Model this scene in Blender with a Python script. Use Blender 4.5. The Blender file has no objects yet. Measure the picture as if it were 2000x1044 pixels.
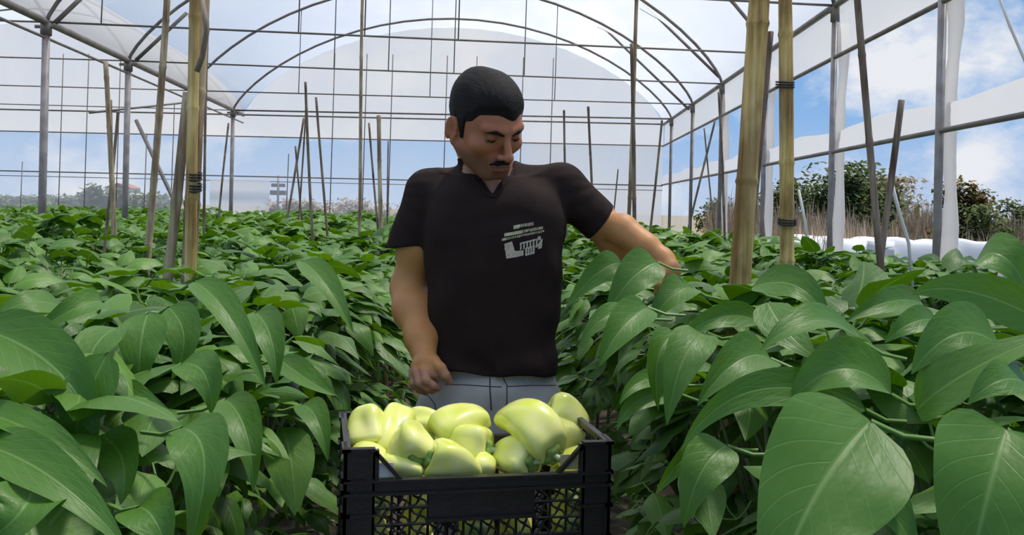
import bpy, math, random
import numpy as np
from mathutils import Vector, Matrix
from mathutils.bvhtree import BVHTree
R = math.radians
SC = bpy.context.scene
COL = SC.collection
# ------------------------------------------------------------------ camera, sky, sun, exposure
CAMZ = 1.4; F = 1800.0; PX, PY = 1000.0, 405.0; TH = R(1.3)
cam_d = bpy.data.cameras.new('camera'); cam = bpy.data.objects.new('camera', cam_d); COL.objects.link(cam)
cam_d.sensor_width = 36; cam_d.lens = 36*F/2000; cam_d.shift_y = -(522-PY)/2000
cam_d.clip_start = .02; cam_d.clip_end = 500
cam.matrix_world = Matrix.Translation((0, 0, CAMZ)) @ Matrix.Rotation(R(90), 4, 'X') @ Matrix.Rotation(TH, 4, 'Z')
SC.camera = cam
SC.view_settings.view_transform = 'Standard'; SC.view_settings.look = 'None'
SC.view_settings.gamma = 1; SC.view_settings.use_curve_mapping = False
SC.view_settings.exposure = 0.0
SC.cycles.max_bounces = 8; SC.cycles.transparent_max_bounces = 16

w = bpy.data.worlds.new('sky'); SC.world = w; w.use_nodes = True
nt = w.node_tree; nt.nodes.clear()
N = lambda t: nt.nodes.new(t)
tc = N('ShaderNodeTexCoord'); sep = N('ShaderNodeSeparateXYZ'); nt.links.new(tc.outputs['Generated'], sep.inputs[0])
rp = N('ShaderNodeValToRGB'); nt.links.new(sep.outputs['Z'], rp.inputs[0])
el = rp.color_ramp.elements
el[0].position = 0.0; el[0].color = (.52, .63, .82, 1)
el[1].position = .30; el[1].color = (.11, .31, .66, 1)
e = el.new(.10); e.color = (.26, .47, .80, 1)
mp = N('ShaderNodeMapping'); mp.inputs['Scale'].default_value = (1, 1, 1.7); mp.inputs['Location'].default_value = (7.3, 1.9, .6)
nt.links.new(tc.outputs['Generated'], mp.inputs[0])
nz = N('ShaderNodeTexNoise'); nz.inputs['Scale'].default_value = 5.0; nz.inputs['Detail'].default_value = 7; nz.inputs['Roughness'].default_value = .6
nt.links.new(mp.outputs[0], nz.inputs['Vector'])
cr = N('ShaderNodeValToRGB'); cr.color_ramp.elements[0].position = .54; cr.color_ramp.elements[1].position = .70
fac = nz.outputs['Fac']
for cx_, cy_, rad_, amt in ((1745, 110, .075, .26), (1880, 285, .045, .16), (1975, 95, .05, .14), (1920, 320, .05, .14)):
    u_, v_ = (cx_-PX)/F, (PY-cy_)/F; d_ = Vector((u_, 1, v_)).normalized()
    vm = N('ShaderNodeVectorMath'); vm.operation = 'DISTANCE'; vm.inputs[1].default_value = d_; nt.links.new(tc.outputs['Generated'], vm.inputs[0])
    mr_ = N('ShaderNodeMapRange'); mr_.inputs['From Min'].default_value = 0; mr_.inputs['From Max'].default_value = rad_
    mr_.inputs['To Min'].default_value = amt; mr_.inputs['To Max'].default_value = 0; nt.links.new(vm.outputs['Value'], mr_.inputs['Value'])
    ad = N('ShaderNodeMath'); nt.links.new(fac, ad.inputs[0]); nt.links.new(mr_.outputs[0], ad.inputs[1]); fac = ad.outputs[0]
nt.links.new(fac, cr.inputs[0])
mx = N('ShaderNodeMixRGB'); mx.inputs[2].default_value = (.82, .84, .89, 1)
nt.links.new(cr.outputs[0], mx.inputs[0]); nt.links.new(rp.outputs[0], mx.inputs[1])
bg = N('ShaderNodeBackground'); bg.inputs['Strength'].default_value = 1.0
nt.links.new(mx.outputs[0], bg.inputs[0])
wo = N('ShaderNodeOutputWorld'); nt.links.new(bg.outputs[0], wo.inputs[0])

sun_d = bpy.data.lights.new('sun', 'SUN'); sun = bpy.data.objects.new('sun', sun_d); COL.objects.link(sun)
sun_d.energy = 7.4; sun_d.angle = R(6); sun_d.color = (1, .93, .82)
SUN_DIR = Vector((.36, .24, 1.0)).normalized()          # towards the sun
sun.rotation_euler = SUN_DIR.to_track_quat('Z', 'Y').to_euler()
sun.location = (3, -3, 12)

# ------------------------------------------------------------------ helpers
def W(px, py, Y):
    dx = px-PX; dy = py-PY
    u = dx*math.cos(TH)+dy*math.sin(TH); v = dx*math.sin(TH)-dy*math.cos(TH)
    return Vector((u*Y/F, Y, CAMZ+v*Y/F))
def tag(o, label=None, cat=None, group=None, kind=None):
    if label: o['label'] = label
    if cat: o['category'] = cat
    if group: o['group'] = group
    if kind: o['kind'] = kind
    return o
def mesh_obj(name, V, Fc, mats, parent=None, smooth=True, uv=None, matidx=None):
    me = bpy.data.meshes.new(name)
    if isinstance(V, np.ndarray): V = V.tolist()
    if isinstance(Fc, np.ndarray): Fc = Fc.tolist()
    me.from_pydata(V, [], Fc)
    if not isinstance(mats, (list, tuple)): mats = [mats]
    for m in mats: me.materials.append(m)
    n = len(me.polygons)
    if smooth is not False: me.polygons.foreach_set('use_smooth', [True]*n)
    if matidx is not None: me.polygons.foreach_set('material_index', np.asarray(matidx, dtype=np.int32))
    if uv is not None:
        l = me.uv_layers.new(name='UVMap')
        vi = np.zeros(len(me.loops), dtype=np.int32); me.loops.foreach_get('vertex_index', vi)
        l.data.foreach_set('uv', np.asarray(uv, dtype=np.float32)[vi].ravel())
    me.update()
    o = bpy.data.objects.new(name, me); COL.objects.link(o)
    if parent is not None: o.parent = parent
    return o
def empty(name, loc=(0, 0, 0), rz=0):
    o = bpy.data.objects.new(name, None); COL.objects.link(o); o.location = loc; o.rotation_euler[2] = rz
    o.empty_display_size = .1
    return o
class MB:
    def __init__(s): s.V = []; s.F = []; s.UV = []
    def quad_strip(s, rings, closed=True, cap=True):
        b = len(s.V); n = len(rings[0])
        for r in rings: s.V += [tuple(p) for p in r]
        for i in range(len(rings)-1):
            for j in range(n if closed else n-1):
                k = (j+1) % n
                s.F.append((b+i*n+j, b+i*n+k, b+(i+1)*n+k, b+(i+1)*n+j))
        if cap and closed:
            s.F.append(tuple(b+j for j in range(n))[::-1]); s.F.append(tuple(b+(len(rings)-1)*n+j for j in range(n)))
    def tube(s, pts, rad, n=8):
        pts = [Vector(p) for p in pts]
        if not hasattr(rad, '__len__'): rad = [rad]*len(pts)
        rings = []; up = None
        for i, p in enumerate(pts):
            t = (pts[min(i+1, len(pts)-1)]-pts[max(i-1, 0)]).normalized()
            if up is None: up = Vector((0, 0, 1)) if abs(t.z) < .9 else Vector((0, 1, 0))
            a = t.cross(up).normalized(); b = a.cross(t).normalized(); up = b
            rings.append([p+(a*math.cos(2*math.pi*j/n)+b*math.sin(2*math.pi*j/n))*rad[i] for j in range(n)])
        s.quad_strip(rings)
    def box(s, lo, hi, M=None):
        x0, y0, z0 = lo; x1, y1, z1 = hi
        P = [Vector(p) for p in ((x0,y0,z0),(x1,y0,z0),(x1,y1,z0),(x0,y1,z0),(x0,y0,z1),(x1,y0,z1),(x1,y1,z1),(x0,y1,z1))]
        if M: P = [M @ p for p in P]
        b = len(s.V); s.V += [tuple(p) for p in P]
        s.F += [tuple(b+i for i in f) for f in ((3,2,1,0),(4,5,6,7),(0,1,5,4),(1,2,6,5),(2,3,7,6),(3,0,4,7))]
    def prism(s, pts, thick):      # pts: planar loop of 3-D points, thick: vector
        b = len(s.V); n = len(pts); t = Vector(thick)
        s.V += [tuple(Vector(p)) for p in pts]+[tuple(Vector(p)+t) for p in pts]
        s.F.append(tuple(b+i for i in range(n))); s.F.append(tuple(b+n+i for i in range(n))[::-1])
        for i in range(n):
            j = (i+1) % n; s.F.append((b+j, b+i, b+n+i, b+n+j))
    def build(s, name, mat, parent=None, smooth=True): return mesh_obj(name, s.V, s.F, mat, parent, smooth)

# ------------------------------------------------------------------ materials
def new_mat(name):
    m = bpy.data.materials.new(name); m.use_nodes = True; m.node_tree.nodes.clear()
    return m, m.node_tree
def pmat(name, col, rough=.6, noise=None, ns=8, nscale=(1, 1, 1), bump=0, bs=60, spec=.5, metal=0, coords='Object'):
    m, t = new_mat(name); n = t.nodes; l = t.links
    o = n.new('ShaderNodeOutputMaterial'); p = n.new('ShaderNodeBsdfPrincipled'); l.new(p.outputs[0], o.inputs[0])
    p.inputs['Base Color'].default_value = (*col, 1); p.inputs['Roughness'].default_value = rough
    p.inputs['Specular IOR Level'].default_value = spec; p.inputs['Metallic'].default_value = metal
    tcn = n.new('ShaderNodeTexCoord'); mpn = n.new('ShaderNodeMapping'); mpn.inputs['Scale'].default_value = nscale
    l.new(tcn.outputs[coords], mpn.inputs[0])
    if noise:
        nn = n.new('ShaderNodeTexNoise'); nn.inputs['Scale'].default_value = ns; nn.inputs['Detail'].default_value = 5
        l.new(mpn.outputs[0], nn.inputs['Vector'])
        r = n.new('ShaderNodeValToRGB'); r.color_ramp.elements[0].position = .35; r.color_ramp.elements[1].position = .65
        r.color_ramp.elements[0].color = (*col, 1); r.color_ramp.elements[1].color = (*noise, 1)
        l.new(nn.outputs['Fac'], r.inputs[0]); l.new(r.outputs[0], p.inputs['Base Color'])
    if bump:
        nb = n.new('ShaderNodeTexNoise'); nb.inputs['Scale'].default_value = bs; nb.inputs['Detail'].default_value = 4
        l.new(mpn.outputs[0], nb.inputs['Vector'])
        b = n.new('ShaderNodeBump'); b.inputs['Strength'].default_value = bump; b.inputs['Distance'].default_value = .01
        l.new(nb.outputs['Fac'], b.inputs['Height']); l.new(b.outputs[0], p.inputs['Normal'])
    return m
def film_mat(name, transp, col=(.90, .88, .86), blotch=.1, refl=.3):
    m, t = new_mat(name); n = t.nodes; l = t.links
    o = n.new('ShaderNodeOutputMaterial')
    tr = n.new('ShaderNodeBsdfTransparent'); tl = n.new('ShaderNodeBsdfTranslucent'); df = n.new('ShaderNodeBsdfDiffuse')
    tl.inputs[0].default_value = (*col, 1); df.inputs[0].default_value = (*col, 1)
    a = n.new('ShaderNodeMixShader'); a.inputs[0].default_value = refl
    l.new(tl.outputs[0], a.inputs[1]); l.new(df.outputs[0], a.inputs[2])
    b = n.new('ShaderNodeMixShader'); l.new(a.outputs[0], b.inputs[1]); l.new(tr.outputs[0], b.inputs[2])
    tcn = n.new('ShaderNodeTexCoord'); nn = n.new('ShaderNodeTexNoise'); nn.inputs['Scale'].default_value = .55; nn.inputs['Detail'].default_value = 6
    mpn = n.new('ShaderNodeMapping'); mpn.inputs['Scale'].default_value = (1.6, .5, .6)
    l.new(tcn.outputs['Object'], mpn.inputs[0]); l.new(mpn.outputs[0], nn.inputs['Vector'])
    mr = n.new('ShaderNodeMapRange'); mr.inputs['From Min'].default_value = .3; mr.inputs['From Max'].default_value = .7
    mr.inputs['To Min'].default_value = max(0, transp-blotch); mr.inputs['To Max'].default_value = min(1, transp+blotch)
    l.new(nn.outputs['Fac'], mr.inputs['Value']); l.new(mr.outputs[0], b.inputs[0])
    l.new(b.outputs[0], o.inputs[0])
    return m
def leaf_mat(name, c0, c1, veins=True):
    m, t = new_mat(name); n = t.nodes; l = t.links
    o = n.new('ShaderNodeOutputMaterial'); p = n.new('ShaderNodeBsdfPrincipled')
    g = n.new('ShaderNodeNewGeometry')
    r = n.new('ShaderNodeValToRGB'); r.color_ramp.elements[0].color = (*c0, 1); r.color_ramp.elements[1].color = (*c1, 1)
    l.new(g.outputs['Random Per Island'], r.inputs[0])
    colr = r.outputs[0]
    if veins:
        uv = n.new('ShaderNodeUVMap'); s = n.new('ShaderNodeSeparateXYZ'); l.new(uv.outputs[0], s.inputs[0])
        def mth(op, a, b=None, c=None):
            q = n.new('ShaderNodeMath'); q.operation = op
            for i, x in enumerate((a, b, c)):
                if x is None: continue
                if isinstance(x, (int, float)): q.inputs[i].default_value = x
                else: l.new(x, q.inputs[i])
            return q.outputs[0]
        d = mth('ABSOLUTE', mth('SUBTRACT', s.outputs[0], .5))
        mid = mth('SUBTRACT', 1.0, mth('SMOOTH_MIN', mth('DIVIDE', d, .035), 1.0, .3))
        ph = mth('SUBTRACT', mth('MULTIPLY', s.outputs[1], 8.0), mth('MULTIPLY', d, 5.0))
        fr = mth('ABSOLUTE', mth('SUBTRACT', mth('FRACT', ph), .5))
        sv = mth('MULTIPLY', mth('SUBTRACT', 1.0, mth('MINIMUM', mth('DIVIDE', fr, .07), 1.0)), .30)
        vein = mth('MAXIMUM', mid, sv)
        mx = n.new('ShaderNodeMixRGB'); mx.inputs[2].default_value = (.30, .46, .15, 1)
        l.new(mth('MULTIPLY', vein, .42), mx.inputs[0]); l.new(colr, mx.inputs[1]); colr = mx.outputs[0]
        b = n.new('ShaderNodeBump'); b.inputs['Strength'].default_value = .22; b.inputs['Distance'].default_value = .004
        nn = n.new('ShaderNodeTexNoise'); nn.inputs['Scale'].default_value = 9; l.new(uv.outputs[0], nn.inputs['Vector'])
        l.new(mth('SUBTRACT', mth('MULTIPLY', nn.outputs['Fac'], 1.2), vein), b.inputs['Height']); l.new(b.outputs[0], p.inputs['Normal'])
    l.new(colr, p.inputs['Base Color']); p.inputs['Roughness'].default_value = .47; p.inputs['Specular IOR Level'].default_value = .45
    tl = n.new('ShaderNodeBsdfTranslucent')
    hs = n.new('ShaderNodeHueSaturation'); hs.inputs['Saturation'].default_value = 1.15; hs.inputs['Value'].default_value = 1.6
    hs.inputs['Hue'].default_value = .485
    l.new(colr, hs.inputs['Color']); l.new(hs.outputs[0], tl.inputs[0])
    a = n.new('ShaderNodeMixShader'); a.inputs[0].default_value = .22
    l.new(p.outputs[0], a.inputs[1]); l.new(tl.outputs[0], a.inputs[2]); l.new(a.outputs[0], o.inputs[0])
    return m
def dull(m):
    for q in m.node_tree.nodes:
        if q.type == 'BSDF_PRINCIPLED': q.inputs['Roughness'].default_value = .9; q.inputs['Specular IOR Level'].default_value = .1
    return m
def attr_skin(name):
    m, t = new_mat(name); n = t.nodes; l = t.links
    o = n.new('ShaderNodeOutputMaterial'); p = n.new('ShaderNodeBsdfPrincipled'); l.new(p.outputs[0], o.inputs[0])
    a = n.new('ShaderNodeAttribute'); a.attribute_name = 'tint'
    nn = n.new('ShaderNodeTexNoise'); nn.inputs['Scale'].default_value = 22; nn.inputs['Detail'].default_value = 4
    tcn = n.new('ShaderNodeTexCoord'); l.new(tcn.outputs['Object'], nn.inputs['Vector'])
    mx = n.new('ShaderNodeMixRGB'); mx.blend_type = 'MULTIPLY'; mx.inputs[0].default_value = .35
    l.new(a.outputs['Color'], mx.inputs[1])
    r = n.new('ShaderNodeValToRGB'); r.color_ramp.elements[0].color = (.75, .6, .5, 1); r.color_ramp.elements[1].color = (1, 1, 1, 1)
    r.color_ramp.elements[0].position = .3; r.color_ramp.elements[1].position = .7
    l.new(nn.outputs['Fac'], r.inputs[0]); l.new(r.outputs[0], mx.inputs[2]); l.new(mx.outputs[0], p.inputs['Base Color'])
    p.inputs['Roughness'].default_value = .5; p.inputs['Specular IOR Level'].default_value = .4
    p.inputs['Subsurface Weight'].default_value = .12; p.inputs['Subsurface Radius'].default_value = (1, .3, .15); p.inputs['Subsurface Scale'].default_value = .008
    b = n.new('ShaderNodeBump'); b.inputs['Strength'].default_value = .15; b.inputs['Distance'].default_value = .002
    n2 = n.new('ShaderNodeTexNoise'); n2.inputs['Scale'].default_value = 350; l.new(tcn.outputs['Object'], n2.inputs['Vector'])
    l.new(n2.outputs['Fac'], b.inputs['Height']); l.new(b.outputs[0], p.inputs['Normal'])
    return m
def bamboo_mat(name, c0, c1, c2):
    m, t = new_mat(name); n = t.nodes; l = t.links
    o = n.new('ShaderNodeOutputMaterial'); p = n.new('ShaderNodeBsdfPrincipled'); l.new(p.outputs[0], o.inputs[0])
    tcn = n.new('ShaderNodeTexCoord'); mp = n.new('ShaderNodeMapping'); mp.inputs['Scale'].default_value = (38, 38, 1.6)
    l.new(tcn.outputs['Object'], mp.inputs[0])
    nn = n.new('ShaderNodeTexNoise'); nn.inputs['Scale'].default_value = 1.4; nn.inputs['Detail'].default_value = 6; nn.inputs['Roughness'].default_value = .65
    l.new(mp.outputs[0], nn.inputs['Vector'])
    r = n.new('ShaderNodeValToRGB'); e = r.color_ramp.elements
    e[0].position = .32; e[0].color = (*c0, 1); e[1].position = .68; e[1].color = (*c2, 1); k = e.new(.5); k.color = (*c1, 1)
    l.new(nn.outputs['Fac'], r.inputs[0])
    m2 = n.new('ShaderNodeMapping'); m2.inputs['Scale'].default_value = (6, 6, 2.2); l.new(tcn.outputs['Object'], m2.inputs[0])
    n2 = n.new('ShaderNodeTexNoise'); n2.inputs['Scale'].default_value = 2.2; n2.inputs['Detail'].default_value = 5; l.new(m2.outputs[0], n2.inputs['Vector'])
    r2 = n.new('ShaderNodeValToRGB'); r2.color_ramp.elements[0].position = .40; r2.color_ramp.elements[0].color = (.38, .30, .26, 1)
    r2.color_ramp.elements[1].position = .58; r2.color_ramp.elements[1].color = (1, 1, 1, 1); l.new(n2.outputs['Fac'], r2.inputs[0])
    mm = n.new('ShaderNodeMixRGB'); mm.blend_type = 'MULTIPLY'; mm.inputs[0].default_value = .8; l.new(r.outputs[0], mm.inputs[1]); l.new(r2.outputs[0], mm.inputs[2])
    l.new(mm.outputs[0], p.inputs['Base Color'])
    p.inputs['Roughness'].default_value = .6; p.inputs['Specular IOR Level'].default_value = .3
    b = n.new('ShaderNodeBump'); b.inputs['Strength'].default_value = .5; b.inputs['Distance'].default_value = .004
    l.new(nn.outputs['Fac'], b.inputs['Height']); l.new(b.outputs[0], p.inputs['Normal'])
    return m
M = {}
M['film'] = film_mat('milky_film', .16, blotch=.08, col=(.80, .79, .79))
M['roof_film'] = film_mat('roof_film', .35, blotch=.04, col=(.72, .705, .705))
M['gable_film'] = film_mat('gable_film', .26, blotch=.05, col=(.97, .93, .88), refl=.1)
M['clear_film'] = film_mat('clear_film', .74, col=(.80, .88, .98), blotch=.08)
M['net_film'] = film_mat('net_film', .22, col=(.80, .81, .83), blotch=.12)
M['steel'] = pmat('galvanised_steel', (.20, .185, .185), .55, noise=(.32, .30, .30), ns=6, metal=.3)
M['pipe'] = pmat('aged_pipe', (.11, .105, .105), .6, noise=(.20, .17, .155), ns=5)
M['wire'] = pmat('dark_wire', (.13, .13, .15), .6)
M['bamboo_yellow'] = bamboo_mat('bamboo_yellow', (.26, .15, .055), (.58, .41, .14), (.76, .61, .30))
M['bamboo_pale'] = bamboo_mat('bamboo_pale', (.20, .14, .085), (.46, .36, .23), (.62, .53, .38))
M['bamboo_old'] = bamboo_mat('bamboo_old', (.10, .075, .055), (.24, .185, .14), (.38, .31, .25))
M['soil'] = pmat('soil', (.045, .034, .022), .95, noise=(.11, .085, .055), ns=9, bump=1, bs=25)
M['field'] = pmat('field', (.14, .115, .06), .95, noise=(.24, .19, .11), ns=.4, bump=.5, bs=3)
M['leaf'] = leaf_mat('pepper_leaf', (.034, .112, .009), (.125, .275, .036))
M['leaf_far'] = leaf_mat('pepper_leaf_far', (.048, .140, .012), (.140, .290, .042), veins=False)
M['petiole'] = pmat('petiole', (.14, .28, .06), .5)
M['stemg'] = pmat('plant_stem', (.07, .13, .035), .6, noise=(.12, .12, .05), ns=12)
M['skin'] = attr_skin('skin')
M['hair'] = pmat('black_hair', (.004, .0035, .004), .6, noise=(.010, .008, .009), ns=60, nscale=(1, 1, .3), bump=.45, bs=700, spec=.2)
M['shirt'] = pmat('dark_brown_jersey', (.019, .0105, .0095), .85, noise=(.026, .0145, .013), ns=14, bump=.25, bs=500, spec=.2)
M['print'] = pmat('faded_print', (.40, .37, .22), .8, noise=(.66, .60, .42), ns=120, spec=.2)
M['print_pink'] = pmat('faded_print_pink', (.42, .36, .27), .8, noise=(.62, .52, .44), ns=160, spec=.2)
M['trouser'] = pmat('grey_cotton', (.40, .385, .39), .9, noise=(.48, .46, .46), ns=20, bump=.3, bs=700, spec=.15)
M['seam'] = pmat('dark_seam', (.06, .055, .06), .9)
M['shoe'] = pmat('dark_shoe', (.03, .025, .02), .7)
M['crate'] = pmat('black_plastic', (.012, .0095, .009), .42, noise=(.019, .016, .0145), ns=15, bump=.1, bs=90, spec=.5)
M['sticker'] = pmat('white_sticker', (.80, .78, .78), .6)
M['sticker_y'] = pmat('yellowed_sticker', (.48, .42, .20), .6)
M['calyx'] = pmat('calyx_green', (.16, .30, .05), .5, noise=(.30, .42, .10), ns=40)
M['stemp'] = pmat('cut_stem', (.40, .52, .22), .5, noise=(.55, .62, .35), ns=60)
M['eye'] = pmat('eye_white', (.55, .52, .48), .2)
M['iris'] = pmat('iris_brown', (.03, .015, .008), .2)
M['tarp'] = pmat('white_plastic_sheet', (.82, .83, .86), .35, noise=(.70, .72, .76), ns=2, bump=.6, bs=4)
M['bark'] = pmat('bark', (.08, .06, .045), .9, noise=(.14, .11, .08), ns=8)
M['tree'] = leaf_mat('tree_leaf', (.05, .075, .03), (.13, .16, .065), veins=False)
M['tree_rust'] = leaf_mat('tree_leaf_rust', (.05, .06, .02), (.16, .11, .04), veins=False)
M['dry'] = leaf_mat('dry_grass', (.20, .16, .11), (.38, .32, .24), veins=False)
M['white_wall'] = pmat('white_render', (.75, .75, .76), .8, noise=(.65, .65, .66), ns=2)
M['rooft'] = pmat('roof_tile', (.25, .12, .08), .8)
M['string'] = pmat('white_string', (.75, .72, .70), .7)
M['tie'] = pmat('dark_binding', (.03, .03, .035), .7)
for k_ in ('tree', 'tree_rust', 'dry'): dull(M[k_])
def pepper_mat():
    m, t = new_mat('pale_pepper_skin'); n = t.nodes; l = t.links
    o = n.new('ShaderNodeOutputMaterial'); p = n.new('ShaderNodeBsdfPrincipled'); l.new(p.outputs[0], o.inputs[0])
    tcn = n.new('ShaderNodeTexCoord'); nn = n.new('ShaderNodeTexNoise'); nn.inputs['Scale'].default_value = 14; nn.inputs['Detail'].default_value = 2
    l.new(tcn.outputs['Object'], nn.inputs['Vector'])
    r = n.new('ShaderNodeValToRGB'); e = r.color_ramp.elements
    e[0].position = .3; e[0].color = (.72, .80, .09, 1); e[1].position = .7; e[1].color = (.95, .93, .38, 1)
    l.new(nn.outputs['Fac'], r.inputs[0]); l.new(r.outputs[0], p.inputs['Base Color'])
    p.inputs['Roughness'].default_value = .28; p.inputs['Specular IOR Level'].default_value = .5
    p.inputs['Subsurface Weight'].default_value = .25; p.inputs['Subsurface Radius'].default_value = (1, .9, .2); p.inputs['Subsurface Scale'].default_value = .01
    p.inputs['Coat Weight'].default_value = .3; p.inputs['Coat Roughness'].default_value = .15
    return m
M['pepper'] = pepper_mat()

# ------------------------------------------------------------------ ground
def ground():
    mb = MB(); mb.box((-150, -8, -.4), (150, 300, -.04)); o = mb.build('field_ground', M['field'], smooth=False)
    tag(o, kind='structure')
    rng = np.random.default_rng(2)
    xs = np.linspace(-17, 4.2, 150); ys = np.linspace(-4, 24, 200)
    X, Y = np.meshgrid(xs, ys, indexing='ij')
    Z = .012*np.sin(X*6.3)+.01*rng.normal(size=X.shape)
    V = np.stack([X, Y, Z], -1).reshape(-1, 3)
    nx, ny = X.shape; i, j = np.meshgrid(np.arange(nx-1), np.arange(ny-1), indexing='ij'); a = (i*ny+j).ravel()
    o = mesh_obj('floor', V, np.stack([a, a+ny, a+ny+1, a+1], 1), M['soil']); tag(o, kind='structure')
ground()

# ------------------------------------------------------------------ greenhouse frame
ZG = 3.6; ZA = 2.3
def XL(Y): return -4.95-.083*Y
def XR(Y): return 3.03+.0333*Y
LY = [22.3, 18.5, 14.7, 11.6, 8.6, 5.6, 2.6, -.4, -3.2]
RY = [22.0, 18.9, 15.8, 12.7, 9.7, 7.07, 4.1, 1.2, -1.6]
def arch(a, b, n, zg=ZG, za=ZA, p=.75):
    out = []
    for i in range(n+1):
        u = -math.cos(math.pi*i/n)
        q = a.lerp(b, (u+1)/2); out.append(Vector((q.x, q.y, zg+za*max(0, 1-u*u)**p)))
    return out
tno = [0]
def trim(pts, r, mat=None, n=6):
    tno[0] += 1
    mb = MB(); mb.tube(pts, r, n); o = mb.build('trim_%d' % tno[0], mat or M['pipe']); tag(o, kind='structure'); return o
def arch_film(name, rows, mat):
    V = []; Fc = []
    n = len(rows[0])
    for r in rows: V += [tuple(p) for p in r]
    for i in range(len(rows)-1):
        for j in range(n-1): Fc.append((i*n+j, i*n+j+1, (i+1)*n+j+1, (i+1)*n+j))
    o = mesh_obj(name, V, Fc, mat); tag(o, kind='structure'); return o
pairs = [(Vector((XL(a), a, 0)), Vector((XR(b), b, 0))) for a, b in zip(LY, RY)]
BW = 9.4
lpairs = [(Vector((XL(a)-BW, a-.4, 0)), Vector((XL(a), a, 0))) for a in LY]
end = (Vector((XL(23.5), 23.5, 0)), Vector((XR(23.5), 23.5, 0))); lend = (Vector((XL(23.5)-BW, 23.5, 0)), Vector((XL(23.5), 23.5, 0)))
def lift(pts, d): return [p+Vector((0, 0, d)) for p in pts]
arch_film('ceiling', [lift(arch(*end, 28), .045)]+[lift(arch(a, b, 28), .045) for a, b in pairs], M['roof_film'])
arch_film('ceiling_left', [lift(arch(*lend, 28), .045)]+[lift(arch(a, b, 28), .045) for a, b in lpairs], M['roof_film'])
ordn = ['farthest', 'second farthest', 'third farthest', 'fourth farthest', 'fifth farthest', 'sixth farthest', 'seventh farthest', 'nearest', 'hindmost']
for k, (a, b) in enumerate(pairs):
    if b.y > -1:
        mb = MB(); mb.tube(arch(a, b, 28), .026, 7); o = mb.build('roof_hoop', M['pipe'])
        tag(o, 'curved grey steel hoop arching over the middle bay, %s from the camera' % ordn[k] if k < 7 else 'curved grey steel hoop overhead nearest the camera', 'hoop', 'roof hoops of the greenhouse')
    # tie at gutter level
    if b.y > 3: trim([a+Vector((0, 0, ZG)), b+Vector((0, 0, ZG))], .014 if k else .022, M['pipe'])
for k, (a, b) in enumerate(lpairs):
    if k in (0, 1, 2, 3):
        mb = MB(); mb.tube(arch(a, b, 24), .022, 6); o = mb.build('roof_hoop', M['pipe'])
        tag(o, 'curved grey steel hoop over the left bay, %s from the camera' % ordn[k], 'hoop', 'roof hoops of the greenhouse')
        trim([a+Vector((0, 0, ZG)), b+Vector((0, 0, ZG))], .013, M['pipe'])
# gutters and rails
trim([(XL(23.5), 23.5, ZG), (XL(-3.2), -3.2, ZG)], .045); trim([(XL(23.5), 23.5, ZG-.2), (XL(-3.2), -3.2, ZG-.2)], .018)
trim([(XR(23.5), 23.5, ZG), (XR(-1.6), -1.6, ZG)], .035)
Z1, Z2, Z3 = 3.05, 2.30, 2.06
trim([(XR(23.5), 23.5, Z1), (XR(-1.6), -1.6, Z1)], .022)
trim([(XR(23.5), 23.5, Z3), (XR(-1.6), -1.6, Z3)], .022)
# end wall members
for z, r in ((ZG, .022), (Z1, .016), (2.04, .018), (1.92, .010), (2.62, .0)):
    if r: trim([(XL(23.5)-BW, 23.42, z), (XR(23.5), 23.42, z)], r, M['pipe'])
# posts
dist = {0: 'at the far end', 1: 'second from the far end', 2: 'third from the far end', 3: 'fourth from the far end'}
def post(x, y, z1, r, label, mat=None, z0=-.3, name='steel_post', lean=(0, 0)):
    o = empty(name, (x, y, 0)); mb = MB(); mb.tube([(0, 0, z0), (lean[0], lean[1], z1)], r, 12); mb.build('shaft', mat or M['steel'], o)
    c = MB(); c.tube([(lean[0], lean[1], z1-.14), (lean[0], lean[1], z1+.02)], r*1.45, 12)
    c.box((-r*3+lean[0], -.012, z1-.05), (r*3+lean[0], .012, z1-.01)); c.build('bracket', M['pipe'], o)
    tag(o, label, 'post', 'steel posts of the greenhouse'); return o
llab = ['grey steel post under the left gutter at the far end wall', 'grey steel post behind the bundled bamboo on the left',
        'grey steel post under the left gutter with a brace leaning on it', 'thick grey steel post farthest left under the gutter']
for k in range(4): post(XL(LY[k]), LY[k], ZG-.03, .047, llab[k])
rlab = ['grey steel post in the far right corner of the end wall', 'thin dark post where the right wall meets the end tie', 'steel post on the right wall behind crossed bamboo canes', 'steel post on the right wall hidden behind the thick leaning bamboo',
        'steel post on the right wall just right of the upright yellow bamboo', 'large steel post on the right wall beside the white sheet outside']
for k in range(6):
    x, y = XR(RY[k]), RY[k]
    o = post(x, y, ZG-.03, .035 if k < 4 else .032, rlab[k], M['pipe'] if k < 3 else M['steel'])
    if k >= 2:        # film gathered and folded against the post
        mb = MB(); rng = random.Random(k); pts = []
        for i in range(15):
            z = -.2+i*3.6/14; pts.append((.085+.012*math.sin(i*1.3+k), .03*math.sin(i*.9), z))
        rad = [.055+.014*math.sin(i*1.7+k) for i in range(15)]
        mb.tube(pts, rad, 10); f = mb.build('film_wrap', M['film'], o); f['label'] = 'gathered whitish film beside the post'
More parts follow.
